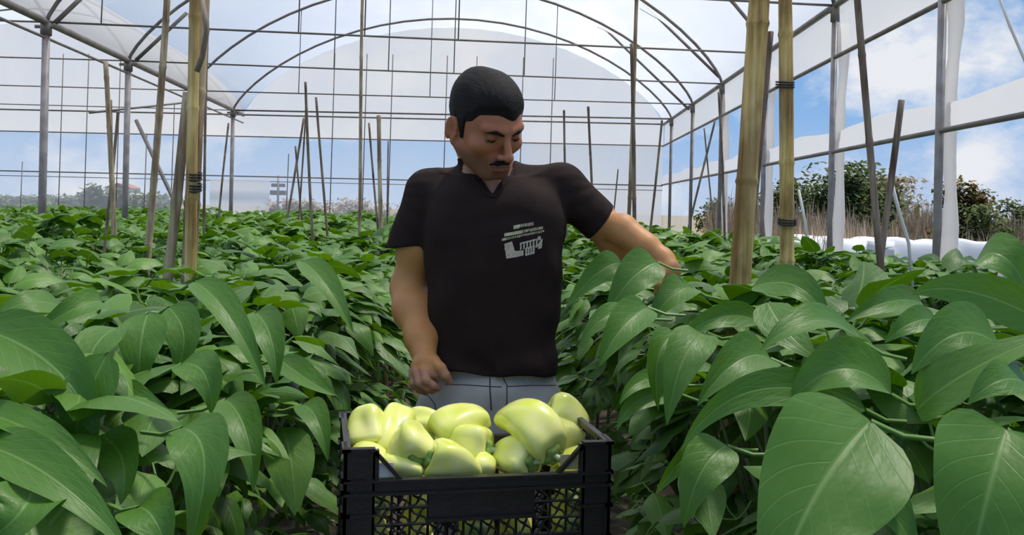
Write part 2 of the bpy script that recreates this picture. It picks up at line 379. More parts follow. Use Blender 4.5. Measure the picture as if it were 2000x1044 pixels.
# film walls
def strip(name, pts, mat, nseg=1):
    o = mesh_obj(name, [tuple(p) for p in pts], [tuple(range(len(pts)))], mat, smooth=False); tag(o, kind='structure'); return o
def wall_strip(name, ya, yb, z0, z1, mat, off=.04, wav=0, n=60):
    V = []; Fc = []
    for i in range(n+1):
        y = ya+(yb-ya)*i/n; x = XR(y)+off
        for j in range(4):
            z = z0+(z1-z0)*j/3; V.append((x+wav*math.sin(y*7+j), y, z+(wav*1.4*math.sin(y*2.2+2) if j == 3 else 0)))
    for i in range(n):
        for j in range(3): Fc.append((i*4+j, (i+1)*4+j, (i+1)*4+j+1, i*4+j+1))
    o = mesh_obj(name, V, Fc, mat); tag(o, kind='structure')
wall_strip('wall_right', -1.6, 23.5, Z1, ZG+.03, M['film'])
wall_strip('wall_right_band', -1.6, 23.5, Z3, Z2, M['film'], .05, .02)
wall_strip('wall_right_far', 18.9, 23.5, 0, Z3, M['clear_film'], .05, .01)
def endwall(name, x0, x1, zlo, zhi, mat, y=23.5, nx=40):
    V = []; Fc = []
    for i in range(nx+1):
        x = x0+(x1-x0)*i/nx
        zh = zhi(x) if callable(zhi) else zhi
        V += [(x, y, zlo), (x, y, zh)]
    for i in range(nx): Fc.append((2*i, 2*i+2, 2*i+3, 2*i+1))
    o = mesh_obj(name, V, Fc, mat, smooth=False); tag(o, kind='structure')
def gable(a, b):
    return lambda x: ZG+.04+ZA*max(0, 1-((x-a)/(b-a)*2-1)**2)**.75
endwall('wall_back', XL(23.5), XR(23.5), Z1, gable(XL(23.5), XR(23.5)), M['gable_film'])
endwall('wall_back_left', XL(23.5)-BW, XL(23.5), Z1, gable(XL(23.5)-BW, XL(23.5)), M['gable_film'])
endwall('window_1', XL(23.5)-BW, .1, .9, Z1, M['clear_film'])
endwall('wall_back_right', .1, XR(23.5), 0, Z1, M['net_film'])
pa = W(408, 440, 23.3); pb = W(527, 352, 23.3)
endwall('wall_back_panel', pa.x, pb.x, .2, pb.z, M['net_film'], y=23.3)
V = []
o = mesh_obj('wall_left', [(XL(23.5)-BW, 23.5, Z1), (XL(-3)-BW, -3, Z1), (XL(-3)-BW, -3, ZG+.04), (XL(23.5)-BW, 23.5, ZG+.04)], [(0, 1, 2, 3)], M['film'], smooth=False); tag(o, kind='structure')
# slender verticals of the end wall
for i, (px, y0) in enumerate([(40, 315), (80, 190), (120, 105), (170, 105), (232, 110), (283, 262), (337, 200), (560, 300), (652, 0), (715, 0), (765, 50), (872, 0), (928, 110), (1020, 60), (1078, 80)]):
    p = W(px, max(y0, 30), 23.3)
    trim([(p.x, 23.3, -.1), (p.x+.05, 23.3, min(p.z, 5.2))], .013, M['pipe'])
# hangers from hoops to ties
for k, pxs in ((1, (575, 835, 1075)), (2, (645, 750, 880, 1020)), (3, (187, 575, 710, 885)), (4, (645, 800, 1130))):
    a, b = pairs[k]; A = arch(a, b, 60)
    for px in pxs:
        u = (px-1000)/F
        # find parameter on the tie whose pixel x matches
        best = min(range(101), key=lambda i: abs((a.lerp(b, i/100).x/a.lerp(b, i/100).y)-u)); q = a.lerp(b, best/100)
        top = min(A, key=lambda p: abs(p.x-q.x))
        if top.z-ZG > .2: trim([(q.x, q.y, ZG), (q.x+.02, q.y, top.z)], .009, M['wire'])
# braces
def brace(p0, y0, p1, y1, r, lab):
    a = W(*p0, y0); b = W(*p1, y1); mb = MB(); mid = (a+b)/2; L = [(a-mid), (b-mid)]
    mb.tube(L, r, 8); o = mb.build('brace', M['pipe']); o.location = mid; tag(o, lab, 'brace')
brace((1170, 45), 19.5, (1346, 214), 18.9, .025, 'straight dark brace running down to the right wall corner')
brace((1255, 5), 16.4, (1404, 150), 15.8, .025, 'straight dark brace running down to a right wall post top')
brace((265, 118), 14.7, (365, 25), 14.9, .03, 'short dark brace rising right from a left post top')
brace((107, 45), 11.6, (165, -10), 11.7, .03, 'short dark brace rising right from the thick leftmost post')
brace((266, 235), 14.6, (401, 520), 13.6, .03, 'dark diagonal brace leaning from the left post to the crop')
brace((175, 220), 15.5, (440, 192), 22.0, .02, 'thin rail sloping across behind the left posts')

# ------------------------------------------------------------------ bamboo stakes
def bamboo(top, ct, Y, dia, mat, label, seed=0, Yt=None, group='bamboo support stakes', taper=.85, node=.28, wob=.006, ties=()):
    a = W(*ct, Y); b = W(*top, Yt or Y)
    if top[1] < 0: b = a+(b-a)*((min(3.4, b.z+.55)-a.z)/(b.z-a.z))
    d = (b-a); base = a-d*((a.z+.15)/d.z)
    root = empty('bamboo_stake', (base.x, base.y, 0)); off = Vector((base.x, base.y, 0))
    rng = random.Random(seed+7); L = (b-base).length; n = max(8, int(L/.05)); pts = []; rad = []
    nd = [rng.uniform(0, node)]
    while nd[-1] < L: nd.append(nd[-1]+node*rng.uniform(.75, 1.2))
    ts = sorted(set([i/n for i in range(n+1)]+[max(0, min(1, (q+e)/L)) for q in nd for e in (-.012, 0, .012)]))
    ph = rng.uniform(0, 6)
    for t in ts:
        s = t*L; p = base.lerp(b, t)-off
        p += Vector((math.sin(s*2.1+ph), math.cos(s*1.7+ph), 0))*wob
        k = min(abs(s-q) for q in nd)
        r = dia/2*(1-(1-taper)*t)*(1+(.14 if k < .004 else (.02 if k < .014 else 0))+.02*math.sin(s*9+ph))
        pts.append(p); rad.append(r)
    mb = MB(); mb.tube(pts, rad, 14 if dia*F/Y > 10 else 8); mb.build('cane', M[mat], root)
    for tz in ties:
        q = W(top[0], tz, Y); t = (q.z-base.z)/(b.z-base.z); c = base.lerp(b, t)-off
        m2 = MB()
        for h in range(3):
            rr = dia/2*1.12; m2.tube([c+Vector((math.cos(g)*rr, math.sin(g)*rr, .008*h+.004*math.sin(g))) for g in [2*math.pi*i/14 for i in range(15)]], .003, 5)
        m2.build('binding', M['tie'], root)
    tag(root, label, 'bamboo stake', group); return root
B = bamboo
B((1483, -40), (1447, 580), 2.30, .058, 'bamboo_yellow', 'thick yellow bamboo stake leaning right, nearest to the reaching hand', 1, node=.33)
B((1530, -40), (1538, 500), 2.95, .050, 'bamboo_yellow', 'thick upright yellow bamboo stake right of the leaning one', 2, node=.42, ties=(170, 437))
B((1500, 60), (1462, 560), 2.42, .018, 'bamboo_old', 'thin brown stake tied along the right of the thick leaning bamboo', 3, wob=.012)
B((1672, -30), (1727, 560), 2.9, .024, 'bamboo_old', 'long thin brown stake slanting down right between the right wall posts', 4)
B((1758, 195), (1728, 430), 3.0, .024, 'bamboo_old', 'short brown stake crossing the long slanting one near the white sheet', 5)
B((384, -40), (376, 630), 2.55, .034, 'bamboo_yellow', 'tall yellow bamboo stake in the bundle on the left', 6, ties=(350, 372), node=.3)
B((393, -40), (372, 560), 2.62, .046, 'bamboo_pale', 'thick pale bamboo stake behind the yellow one in the left bundle', 7, node=.3)
B((362, 180), (326, 525), 2.60, .032, 'bamboo_pale', 'pale bamboo stake leaning out left at the foot of the left bundle', 8)
B((388, -10), (405, 130), 2.58, .016, 'bamboo_old', 'thin brown stick bound to the top of the left bundle', 9) if False else None
B((326, -40), (290, 490), 4.2, .034, 'bamboo_pale', 'slim pale bamboo stake left of the bundled ones', 10)
B((205, 120), (222, 490), 4.6, .028, 'bamboo_pale', 'pale bamboo stake at far left leaning against a darker cane', 11)
B((216, 195), (222, 400), 5.0, .022, 'bamboo_old', 'short brown cane beside the pale stake at far left', 12)
B((228, 218), (212, 395), 5.2, .02, 'bamboo_old', 'thin brown cane crossing behind the pair at far left', 13)
B((598, 160), (609, 440), 7.5, .026, 'bamboo_old', 'tall thin dark cane standing left of the man, first of two', 14)
B((619, 190), (637, 440), 7.8, .024, 'bamboo_old', 'tall thin dark cane standing left of the man, second of two', 15)
B((592, 230), (563, 420), 9.0, .026, 'bamboo_old', 'leaning cane at left of the slender tripod behind the crop', 16)
B((578, 285), (590, 420), 9.2, .022, 'bamboo_old', 'short cane in the slender tripod behind the crop', 17)
B((596, 215), (585, 420), 9.1, .02, 'bamboo_old', 'middle cane of the slender tripod behind the crop', 18)
B((710, -20), (701, 430), 6.5, .026, 'bamboo_pale', 'tall pale cane left of the man reaching the roof', 19)
B((741, 225), (746, 450), 5.8, .030, 'bamboo_pale', 'stout pale cane just left of the man shoulder', 20)
B((722, 240), (738, 430), 6.8, .018, 'bamboo_old', 'thin leaning cane between the two pale canes left of the man', 21)
B((760, 275), (757, 440), 7.2, .014, 'bamboo_old', 'thinnest dark cane close to the man shoulder at left', 22)
B((408, 40), (398, 430), 6.0, .020, 'bamboo_old', 'thin reddish cane just right of the left bundle', 23)
B((447, 240), (428, 425), 9.5, .024, 'bamboo_old', 'thin cane leaning beside the far left gutter post', 24)
B((1246, -30), (1226, 440), 5.6, .026, 'bamboo_pale', 'tall pale cane right of the man head reaching the roof', 25)
B((1232, 85), (1240, 450), 5.4, .026, 'bamboo_old', 'dark cane crossing the tall pale cane right of the man', 26)
B((1103, 215), (1106, 400), 6.6, .018, 'bamboo_old', 'thin dark cane above the man raised shoulder, left one', 27)
B((1150, 208), (1158, 430), 6.4, .020, 'bamboo_old', 'thin dark cane above the man raised shoulder, right one', 28)
B((1293, 235), (1268, 460), 9.0, .026, 'bamboo_old', 'thin cane leaning right in front of the far right corner', 29)
B((1404, 180), (1415, 465), 8.0, .026, 'bamboo_old', 'upright cane of the crossed pair by the right wall', 30)
B((1396, 235), (1340, 470), 8.2, .022, 'bamboo_old', 'left leaning cane of the crossed pair by the right wall', 31)
B((1375, 250), (1395, 440), 9.0, .018, 'bamboo_old', 'slim cane behind the crossed pair by the right wall', 32)
B((1207, 330), (1196, 430), 8.0, .014, 'bamboo_old', 'short thin cane low behind the reaching arm', 33)
# strings
def string(pts, lab, r=.006, mt='string'):
    P = [W(*p[:2], p[2]) for p in pts]; mb = MB(); mb.tube([p-P[0] for p in P], r, 6); o = mb.build('string', M[mt]); o.location = P[0]; tag(o, lab, 'string')
string([(1740, 350, 3.05), (1755, 410, 3.05), (1775, 475, 3.05), (1782, 560, 3.05)], 'white string hanging from the short brown stake on the right')
string([(1946, -20, 4.6), (1972, 50, 4.6), (1998, 110, 4.6), (2030, 190, 4.6)], 'white string slanting across the top right opening', .008)
string([(1560, 370, 5.6), (1572, 430, 5.6), (1583, 520, 5.6)], 'pale string slanting down right of the upright yellow bamboo', .008)
string([(395, 0, 2.5), (404, 60, 2.5), (395, 110, 2.5), (384, 140, 2.5)], 'loose binding cord around the left bamboo bundle', .008, 'bamboo_old')

# ------------------------------------------------------------------ leaves and pepper plants
def norm(a): return a/np.maximum(np.linalg.norm(a, axis=-1, keepdims=True), 1e-9)
def leaf_batch(P0, P1, P2, Wd, width, nu=8, s=(-1, -.5, 0, .5, 1), fold=.25, ruffle=.1, seed=0, fullness=.72):
    """quadratic centre lines P0-P1-P2, width direction Wd -> vertices, quads, uv"""
    rng = np.random.default_rng(seed); n = len(P0); s = np.array(s, float); ns = len(s)
    t = np.linspace(0, 1, nu+1)
    w = np.sin(np.pi*np.clip(t, 0, 1)**fullness)**.82*(1-.22*t); w = w/w.max(); w[0] = .06; w[-1] = .01
    B = (1-t)[None, :, None]**2*P0[:, None]+2*((1-t)*t)[None, :, None]*P1[:, None]+t[None, :, None]**2*P2[:, None]
    T = norm(2*(1-t)[None, :, None]*(P1-P0)[:, None]+2*t[None, :, None]*(P2-P1)[:, None])
    Wv = norm(Wd[:, None]-T*np.sum(Wd[:, None]*T, -1, keepdims=True))
    Nn = np.cross(Wv, T)
    hw = (width[:, None]/2*w[None])[..., None]
    ph = rng.uniform(0, 6.28, (n, 1, 1)); fo = (fold*rng.uniform(.3, 1.5, (n, 1)))[..., None]
    S = s[None, None]
    lat = S*hw*(1-.10*fo)
    hgt = np.abs(S)**1.4*hw*fo+ruffle*hw*S*np.sin(t[None, :, None]*9+ph)*np.abs(S)+ruffle*.6*hw*np.abs(S)*np.cos(t[None, :, None]*15+ph*2)
    V = B[:, :, None]+Wv[:, :, None]*lat[..., None]+Nn[:, :, None]*hgt[..., None]
    V = V.reshape(-1, 3)
    uv = np.stack(np.broadcast_arrays((S*.5+.5)*np.ones((n, nu+1, 1)), np.ones((n, 1, ns))*t[None, :, None]), -1).reshape(-1, 2)
    i, j = np.meshgrid(np.arange(nu), np.arange(ns-1), indexing='ij'); a = (i*ns+j).ravel()
    q = np.stack([a, a+1, a+ns+1, a+ns], 1)
    Q = (q[None]+(np.arange(n)*(nu+1)*ns)[:, None, None]).reshape(-1, 4)
    return V, Q, uv
def petioles(A, P0, r0=.0022):
    n = len(A); d = norm(P0-A); up = np.tile([[.1, .2, 1.0]], (n, 1)); a = norm(np.cross(d, up)); b = np.cross(d, a)
    ring = []
    mid = (A+P0)/2+b*np.linalg.norm(P0-A, axis=1, keepdims=True)*.08
    for c in (A, mid, P0):
        for k in range(3):
            g = 2*math.pi*k/3; ring.append(c+(a*math.cos(g)+b*math.sin(g))*r0)
    V = np.stack(ring, 1).reshape(-1, 3); q = []
    for i in range(2):
        for k in range(3): q.append((i*3+k, i*3+(k+1) % 3, i*3+3+(k+1) % 3, i*3+3+k))
    Q = (np.array(q)[None]+(np.arange(n)*9)[:, None, None]).reshape(-1, 4)
    return V, Q
def plant_leaves(seed, H=1.2, Rx=.46, Ry=.36, ncl=38, per=5, L=.155, skirt=.32, mult=1.0):
    rng = np.random.default_rng(seed); A = []; P0 = []; P1 = []; P2 = []; WD = []; WI = []
    def add(c, az, e0, e1, ln, pet):
        d = np.array([math.cos(az), math.sin(az), 0]); up = np.array([0, 0, 1.0])
        p0 = c+(d*math.cos(e0+.3)+up*math.sin(e0+.3))*pet
        p1 = p0+(d*math.cos(e0)+up*math.sin(e0))*ln*.48; p2 = p1+(d*math.cos(e1)+up*math.sin(e1))*ln*.55
        tw = rng.normal(0, .28); wd = np.array([-math.sin(az), math.cos(az), 0])*math.cos(tw)+up*math.sin(tw)
        sk = rng.normal(0, .12)*ln; p2 = p2+np.array([-math.sin(az), math.cos(az), 0])*sk
        A.append(c); P0.append(p0); P1.append(p1); P2.append(p2); WD.append(wd); WI.append(ln*rng.uniform(.42, .56))
    for c in range(ncl):
        az = rng.uniform(0, 2*math.pi)
        q = rng.uniform(0, 1)
        if q < .42:      # crown of the plant
            rr = math.sqrt(rng.uniform(0, 1)); z = H*(1-.13*rr**2)-abs(rng.normal(0, .035)); x, y = rr*Rx*.86*math.cos(az), rr*Ry*.86*math.sin(az); up = 1
        else:            # flanks
            f = rng.uniform(skirt, .93); rr = 1-max(0, (.55-f))*.9-.12*max(0, f-.8)/.2; rr *= rng.uniform(.62, .95)
            z = f*H; x, y = rr*Rx*math.cos(az), rr*Ry*math.sin(az); up = 0
        ctr = np.array([x*.82, y*.82, z-.02])
        a0 = rng.uniform(0, 6.28)
        for k in range(per):
            if up: a = a0+k*2.4+rng.normal(0, .3); e0 = rng.uniform(-.05, .85); e1 = e0-rng.uniform(.5, 1.5)
            else:  a = az+rng.normal(0, .75); e0 = rng.uniform(-.65, .45); e1 = rng.uniform(-1.5, -.55)
            ln = L*rng.uniform(.62, 1.25)*(.8 if up and k == 0 else 1)
            add(ctr, a, e0, e1, ln*mult, rng.uniform(.02, .06))
    return [np.array(v, float) for v in (A, P0, P1, P2, WD)]+[np.array(WI, float)]
def foliage_mesh(name, D, near=True, parent=None, seed=0):
    A, P0, P1, P2, WD, WI = D
    if near: V, Q, uv = leaf_batch(P0, P1, P2, WD, WI, 9, (-1, -.5, 0, .5, 1), seed=seed)
    else: V, Q, uv = leaf_batch(P0, P1, P2, WD, WI*1.1, 4, (-1, 0, 1), seed=seed)
    pv, pq = petioles(A, P0, .0024 if near else .003)
    VV = np.concatenate([V, pv]); QQ = np.concatenate([Q, pq+len(V)]); UV = np.concatenate([uv, np.zeros((len(pv), 2))])
    mi = np.concatenate([np.zeros(len(Q), int), np.ones(len(pq), int)])
    return mesh_obj(name, VV, QQ, [M['leaf'] if near else M['leaf_far'], M['petiole']], parent, uv=UV, matidx=mi)
def stem_build(parent, H, seed, n=4):
    rng = random.Random(seed); mb = MB(); f = .32*H
    mb.tube([(0, 0, -.06), (.005, 0, f*.5), (0, .005, f)], [.011, .010, .010], 8)
    for k in range(n):
        az = 2*math.pi*k/n+rng.uniform(-.4, .4); r = rng.uniform(.14, .24)
        p = [(0, 0, f-.01), (r*.45*math.cos(az), r*.45*math.sin(az), f+.2*H), (r*.9*math.cos(az), r*.9*math.sin(az), f+.42*H), (r*1.1*math.cos(az+.2), r*1.1*math.sin(az+.2), .93*H)]
        mb.tube(p, [.009, .007, .005, .0035], 6)
        a2 = az+rng.uniform(.5, .9); q = p[1]
        mb.tube([q, (q[0]+.12*math.cos(a2), q[1]+.12*math.sin(a2), q[2]+.2*H), (q[0]+.2*math.cos(a2), q[1]+.2*math.sin(a2), .85*H)], [.006, .005, .003], 5)
    return mb.build('stem', M['stemg'], parent)

DR = -.028                                            # the rows drift slightly left with distance
rows = {'L1': -.80, 'L2': -1.72, 'L3': -2.66, 'L4': -3.60, 'L5': -4.55, 'R1': .68, 'R2': 1.62, 'R3': 2.50}
rowname = {'L1': 'first row left of the aisle', 'L2': 'second row left of the aisle', 'L3': 'third row left of the aisle', 'L4': 'fourth row left of the aisle', 'L5': 'fifth row left of the aisle',
           'R1': 'first row right of the aisle', 'R2': 'second row right of the aisle', 'R3': 'row along the right wall'}
# keep-out volumes for the unique near plants (man, crate, camera)
def blocked(P):
    x, y, z = P
    if y < .42+0*x and abs(x) < .5: return True
    if -.345 < x < .285 and .3 < y < 2.75: return True           # aisle with crate and man
    if x*x+(y)**2+(z-1.4)**2 < .30: return True
    return False
ARM = [(W(1100, 365, 2.32), W(1200, 448, 2.42)), (W(1200, 448, 2.42), W(1300, 512, 2.26)), (W(790, 520, 2.32), W(835, 740, 2.18))]
ARM = [(np.array(a), np.array(b)) for a, b in ARM]
def near_arm(p, d=.075):
    for a, b in ARM:
        t = np.clip(np.dot(p-a, b-a)/np.dot(b-a, b-a), 0, 1)
        if np.linalg.norm(p-(a+(b-a)*t)) < d: return True
    return False
def in_front_of_arm(p):      # line of sight to the reaching arm stays clear
    if p[1] < .3: return False
    s = F/p[1]; px = 1000+p[0]*s; py = PY-(p[2]-CAMZ)*s+ (px-1000)*.0227
    if p[1] < 2.5 and 1090 < px < 1290 and py < 452+(px-1150)*.30: return True
    if p[1] < 2.3 and 740 < px < 880 and py < 790: return True
    return False
variants_near = []; nearD = []
plants = []
rngp = random.Random(11)
zone_used = {}
near_pos = {('L1', 0): 'large pepper plant at the left edge of the picture with the broadest leaves', }
def near_label(r, i):
    k = ['closest to the camera', 'second from the camera', 'third from the camera', 'fourth from the camera', 'fifth from the camera', 'sixth from the camera', 'seventh from the camera', 'eighth from the camera', 'ninth from the camera'][i]
    return 'leafy pepper plant in the %s, %s' % (rowname[r], k)
step = .40
specs = []
for r, x0 in rows.items():
    y = {'L1': .92, 'L2': 1.75, 'L3': 2.7, 'L4': 3.7, 'L5': 4.7, 'R1': .90, 'R2': 1.35, 'R3': 2.2}[r]; i = 0
    while y < (21.5 if r != 'R3' else 18):
        specs.append([math.hypot(x0+DR*y, y), r, i, x0+DR*(y-2)+rngp.uniform(-.04, .04), y+rngp.uniform(-.04, .04)]); i += 1
        y += step*(1 if y < 9 else 1.25)
for k in range(6):
    x0 = XL(12)-.9-k*1.1; y = max(12.0, -x0*1.72); i = 0
    while y < 22.5:
        specs.append([math.hypot(x0, y), 'B%d' % k, i, x0+DR*(y-2)*.5+rngp.uniform(-.05, .05), y+rngp.uniform(-.05, .05)]); i += 1; y += .62
specs.sort()
# 6 shared near-detail shapes and 4 far shapes
farlib = []; midlib = []
LLf = lambda s: plant_leaves(s, H=1.18, Rx=.50, Ry=.40, ncl=26, per=5, L=.19)
def make_mid(s):
    t = empty('pepper_plant'); stem_build(t, 1.16, s); foliage_mesh('foliage', plant_leaves(s, H=1.18, ncl=44, per=5, L=.15), True, t, s); return t
stuffV = []; 
def in_view(x, y):
    px = 1000+x*F/y; return -260*max(1, 3/y) < px < 2000+260*max(1, 3/y)
count = 0; rest = []
LIM = 300
for d, r, i, x, y in specs:
    if not in_view(x, y): continue
    if r[0] == 'R' and x > XR(y)-.35: continue
    if count >= LIM: rest.append((x, y)); continue
    count += 1
    H = rngp.uniform(.94, 1.06); rz = rngp.uniform(0, 6.28)
    hh = 1.0
    if r in ('L1', 'R1') and y < 3.7 or r == 'R2' and y < 2.4 or r == 'L2' and y < 2.6:
        t = empty('pepper_plant', (x, y, 0)); H0 = (1.19 if r[0] == 'L' else 1.21)*rngp.uniform(.98, 1.02)
        if y < 1.15: H0 *= .93
        stem_build(t, H0*.94, 100+i)
        wide = .50 if r == 'R1' else .47
        D = plant_leaves(1000+i*7+ord(r[1])*31+(0 if r[0] == 'L' else 500), H=H0, Rx=wide, Ry=.34, ncl=60, per=5, L=.158)
        o3 = np.array([x, y, 0.]); keep = []
        for a, p0, p1, p2 in zip(*D[:4]):
            ok = True
            for p in (p0, (p0+p1)/2, p1, (p1+p2)/2, p2):
                q = p+o3
                if blocked(q) or near_arm(q) or in_front_of_arm(q): ok = False; break
            keep.append(ok)
        keep = np.array(keep); D = [q[keep] for q in D]
        foliage_mesh('foliage', D, True, t, 77+i)
        plants.append((t, r, i, x, y))
        tag(t, near_label(r, min(i, 8)), 'pepper plant', 'pepper plants in the greenhouse rows')
        continue
    if y < 6.5:
        lib = midlib
        if len(lib) < 6: t = make_mid(200+len(lib)); lib.append(t)
        else:
            src = lib[rngp.randrange(6)]; t = src.copy(); COL.objects.link(t)
            for ch in list(src.children): c = ch.copy(); COL.objects.link(c); c.parent = t
        H *= .95 if r == 'R3' else 1; t.location = (x, y, 0); t.rotation_euler[2] = rz if False else rngp.choice([0, math.pi])+rngp.uniform(-.3, .3); t.scale = (1, 1, H)
    else:
        lib = farlib
        if len(lib) < 5: t = empty('pepper_plant'); foliage_mesh('foliage', LLf(300+len(lib)), False, t, 5); stem_build(t, 1.16, len(lib)); lib.append(t)
        else:
            src = lib[rngp.randrange(5)]; t = src.copy(); COL.objects.link(t)
            for ch in list(src.children): c = ch.copy(); COL.objects.link(c); c.parent = t
        H *= .93 if r == 'R3' else 1; t.location = (x, y, 0); t.rotation_euler[2] = rngp.choice([0, math.pi])+rngp.uniform(-.3, .3); t.scale = (1, 1, H)
    if r[0] == 'B': lab = 'small distant pepper plant beyond the left gutter posts'
    else:
        z = 'behind the front plants' if y < 4.5 else ('in the middle distance' if y < 9 else 'near the end wall')
        lab = 'green pepper plant in the %s, %s' % (rowname[r].replace('of the aisle', 'of aisle'), z)
    ords = 'first second third fourth fifth sixth seventh eighth ninth tenth eleventh twelfth thirteenth fourteenth fifteenth sixteenth'.split()
    if r[0] != 'B' and y < 6.5: lab = 'green pepper plant in the %s, %s from the front' % (rowname[r].replace('of the aisle', 'of aisle'), ords[i])
    tag(t, lab, 'pepper plant', 'pepper plants in the middle distance' if y < 9 else 'distant pepper plants')
# remaining far plants as one object
if rest:
    Vs = []; Qs = []; Us = []; Ms = []; b = 0
    for k, (x, y) in enumerate(rest):
        A, P0, P1, P2, WD, WI = plant_leaves(5000+k % 7, H=1.16*rngp.uniform(.95, 1.05), Rx=.52, Ry=.45, ncl=16, per=5, L=.22)
        V, Q, uv = leaf_batch(P0, P1, P2, WD, WI*1.15, 3, (-1, 0, 1), seed=k)
        V = V+np.array([x, y, 0]); Vs.append(V); Qs.append(Q+b); Us.append(uv); b += len(V)
    o = mesh_obj('pepper_plants', np.concatenate(Vs), np.concatenate(Qs), M['leaf_far'], uv=np.concatenate(Us))
    tag(o, 'mass of the most distant pepper plants before the end wall', 'pepper plants', kind='stuff')

# big foreground leaves, each shaped on its own: base px, middle px, tip px, width px, depth base/tip, tilt
def hero(parent, base, ctrl, tip, wpx, Y0, Y1, tilt=0.0, fold=.28, label=None, seed=0):
    P0 = np.array(W(*base, Y0)); P2 = np.array(W(*tip, Y1)); P1 = np.array(W(*ctrl, (Y0+Y1)/2-.02)); P1 = 2*P1-.5*(P0+P2)
    view = norm(np.array([0, -1.0, .75])+np.array([0, 0, 0])); T = norm(P2-P0)
    wd = norm(np.cross(T, view)); nn = np.cross(wd, T); wd = wd*math.cos(tilt)+nn*math.sin(tilt)
    ww = wpx*(Y0+Y1)/2/F
    V, Q, uv = leaf_batch(P0[None], P1[None], P2[None], wd[None], np.array([ww]), 22, np.linspace(-1, 1, 13), fold=fold, ruffle=.07, seed=seed, fullness=.60)
    loc = np.array(parent.location)
    stalk = np.array([loc[0]*.35+P0[0]*.65, loc[1]*.35+P0[1]*.65, P0[2]-.05])
    A = P0+norm(stalk-P0)*.075+np.array([0, 0, .012])
    pv, pq = petioles(A[None], P0[None], .0032)
    VV = np.concatenate([V, pv])-loc; QQ = np.concatenate([Q, pq+len(V)]); UV = np.concatenate([uv, np.zeros((len(pv), 2))])
    # make faces turn to the light
    o = mesh_obj('leaf', VV, QQ, [M['leaf_hero'], M['petiole']], parent, uv=UV, matidx=[0]*len(Q)+[1]*len(pq))
    if label: o['label'] = label
    return o
M['leaf_hero'] = leaf_mat('pepper_leaf_large', (.042, .140, .010), (.100, .235, .026))
RN = sorted([p for p in plants if p[1] == 'R1'], key=lambda p: p[4]); LN = sorted([p for p in plants if p[1] == 'L1'], key=lambda p: p[4])
def nearest(L, Y): return min(L, key=lambda p: abs(p[4]-Y))[0]
HR = [ # base, ctrl, tip, width px, Y0, Y1, tilt
 ((1700, 822), (1592, 965), (1500, 1190), 285, .92, .80, .1),
 ((1965, 838), (1925, 980), (1880, 1190), 250, .90, .84, -.15),
 ((1790, 800), (1900, 720), (2080, 640), 120, 1.05, 1.0, .5),
 ((1690, 800), (1480, 760), (1330, 880), 80, 1.15, 1.10, .35),
 ((1680, 665), (1590, 625), (1485, 685), 95, 1.25, 1.15, -.3),
 ((1505, 700), (1440, 705), (1362, 792), 95, 1.35, 1.25, .1),
 ((1380, 650), (1335, 700), (1302, 830), 90, 1.45, 1.36, .0),
 ((1320, 650), (1285, 700), (1286, 800), 60, 1.5, 1.45, .2),
 ((1265, 600), (1215, 640), (1170, 715), 80, 1.75, 1.65, .1),
 ((1955, 680), (1870, 650), (1780, 730), 130, 1.10, 1.05, .1),
 ((2060, 640), (1900, 570), (1780, 575), 90, 1.15, 1.15, .5),
 ((1830, 625), (1780, 630), (1728, 670), 60, 1.4, 1.35, .1),
 ((1800, 590), (1730, 590), (1650, 630), 60, 1.5, 1.4, .2),
 ((1480, 625), (1400, 620), (1318, 672), 55, 1.5, 1.45, .3),
 ((1284, 512), (1235, 542), (1183, 615), 84, 2.02, 1.95, .2),
 ((1352, 562), (1312, 578), (1262, 640), 70, 2.03, 1.97, -.1),
 ((1215, 515), (1170, 530), (1105, 600), 60, 2.05, 2.0, .3),
 ((1420, 870), (1370, 920), (1335, 1030), 100, 1.25, 1.2, .0),
 ((1380, 860), (1330, 900), (1280, 965), 50, 1.3, 1.25, .5),
 ((1740, 770), (1640, 720), (1530, 800), 130, 1.12, 1.12, -.1),
 ((1330, 770), (1250, 780), (1205, 840), 50, 1.6, 1.5, .2),
 ((1310, 740), (1250, 745), (1210, 790), 40, 1.6, 1.5, .2),
 ((2020, 760), (1960, 740), (1890, 790), 90, 1.0, .95, .0),
 ((1600, 960), (1700, 960), (1800, 1100), 150, .95, .85, .3),
 ((1470, 560), (1560, 560), (1620, 640), 80, 1.6, 1.5, -.2),
 ((1500, 590), (1540, 650), (1600, 700), 90, 1.45, 1.35, -.1),
 ((1240, 610), (1180, 620), (1130, 680), 50, 1.8, 1.72, .1),
 ((1900, 520), (1960, 500), (2020, 600), 110, 1.35, 1.3, -.2),
]
for k, h in enumerate(HR): hero(nearest(RN, (h[4]+h[5])/2+.1), h[0], h[1], h[2], h[3], h[4], h[5], h[6], seed=k)
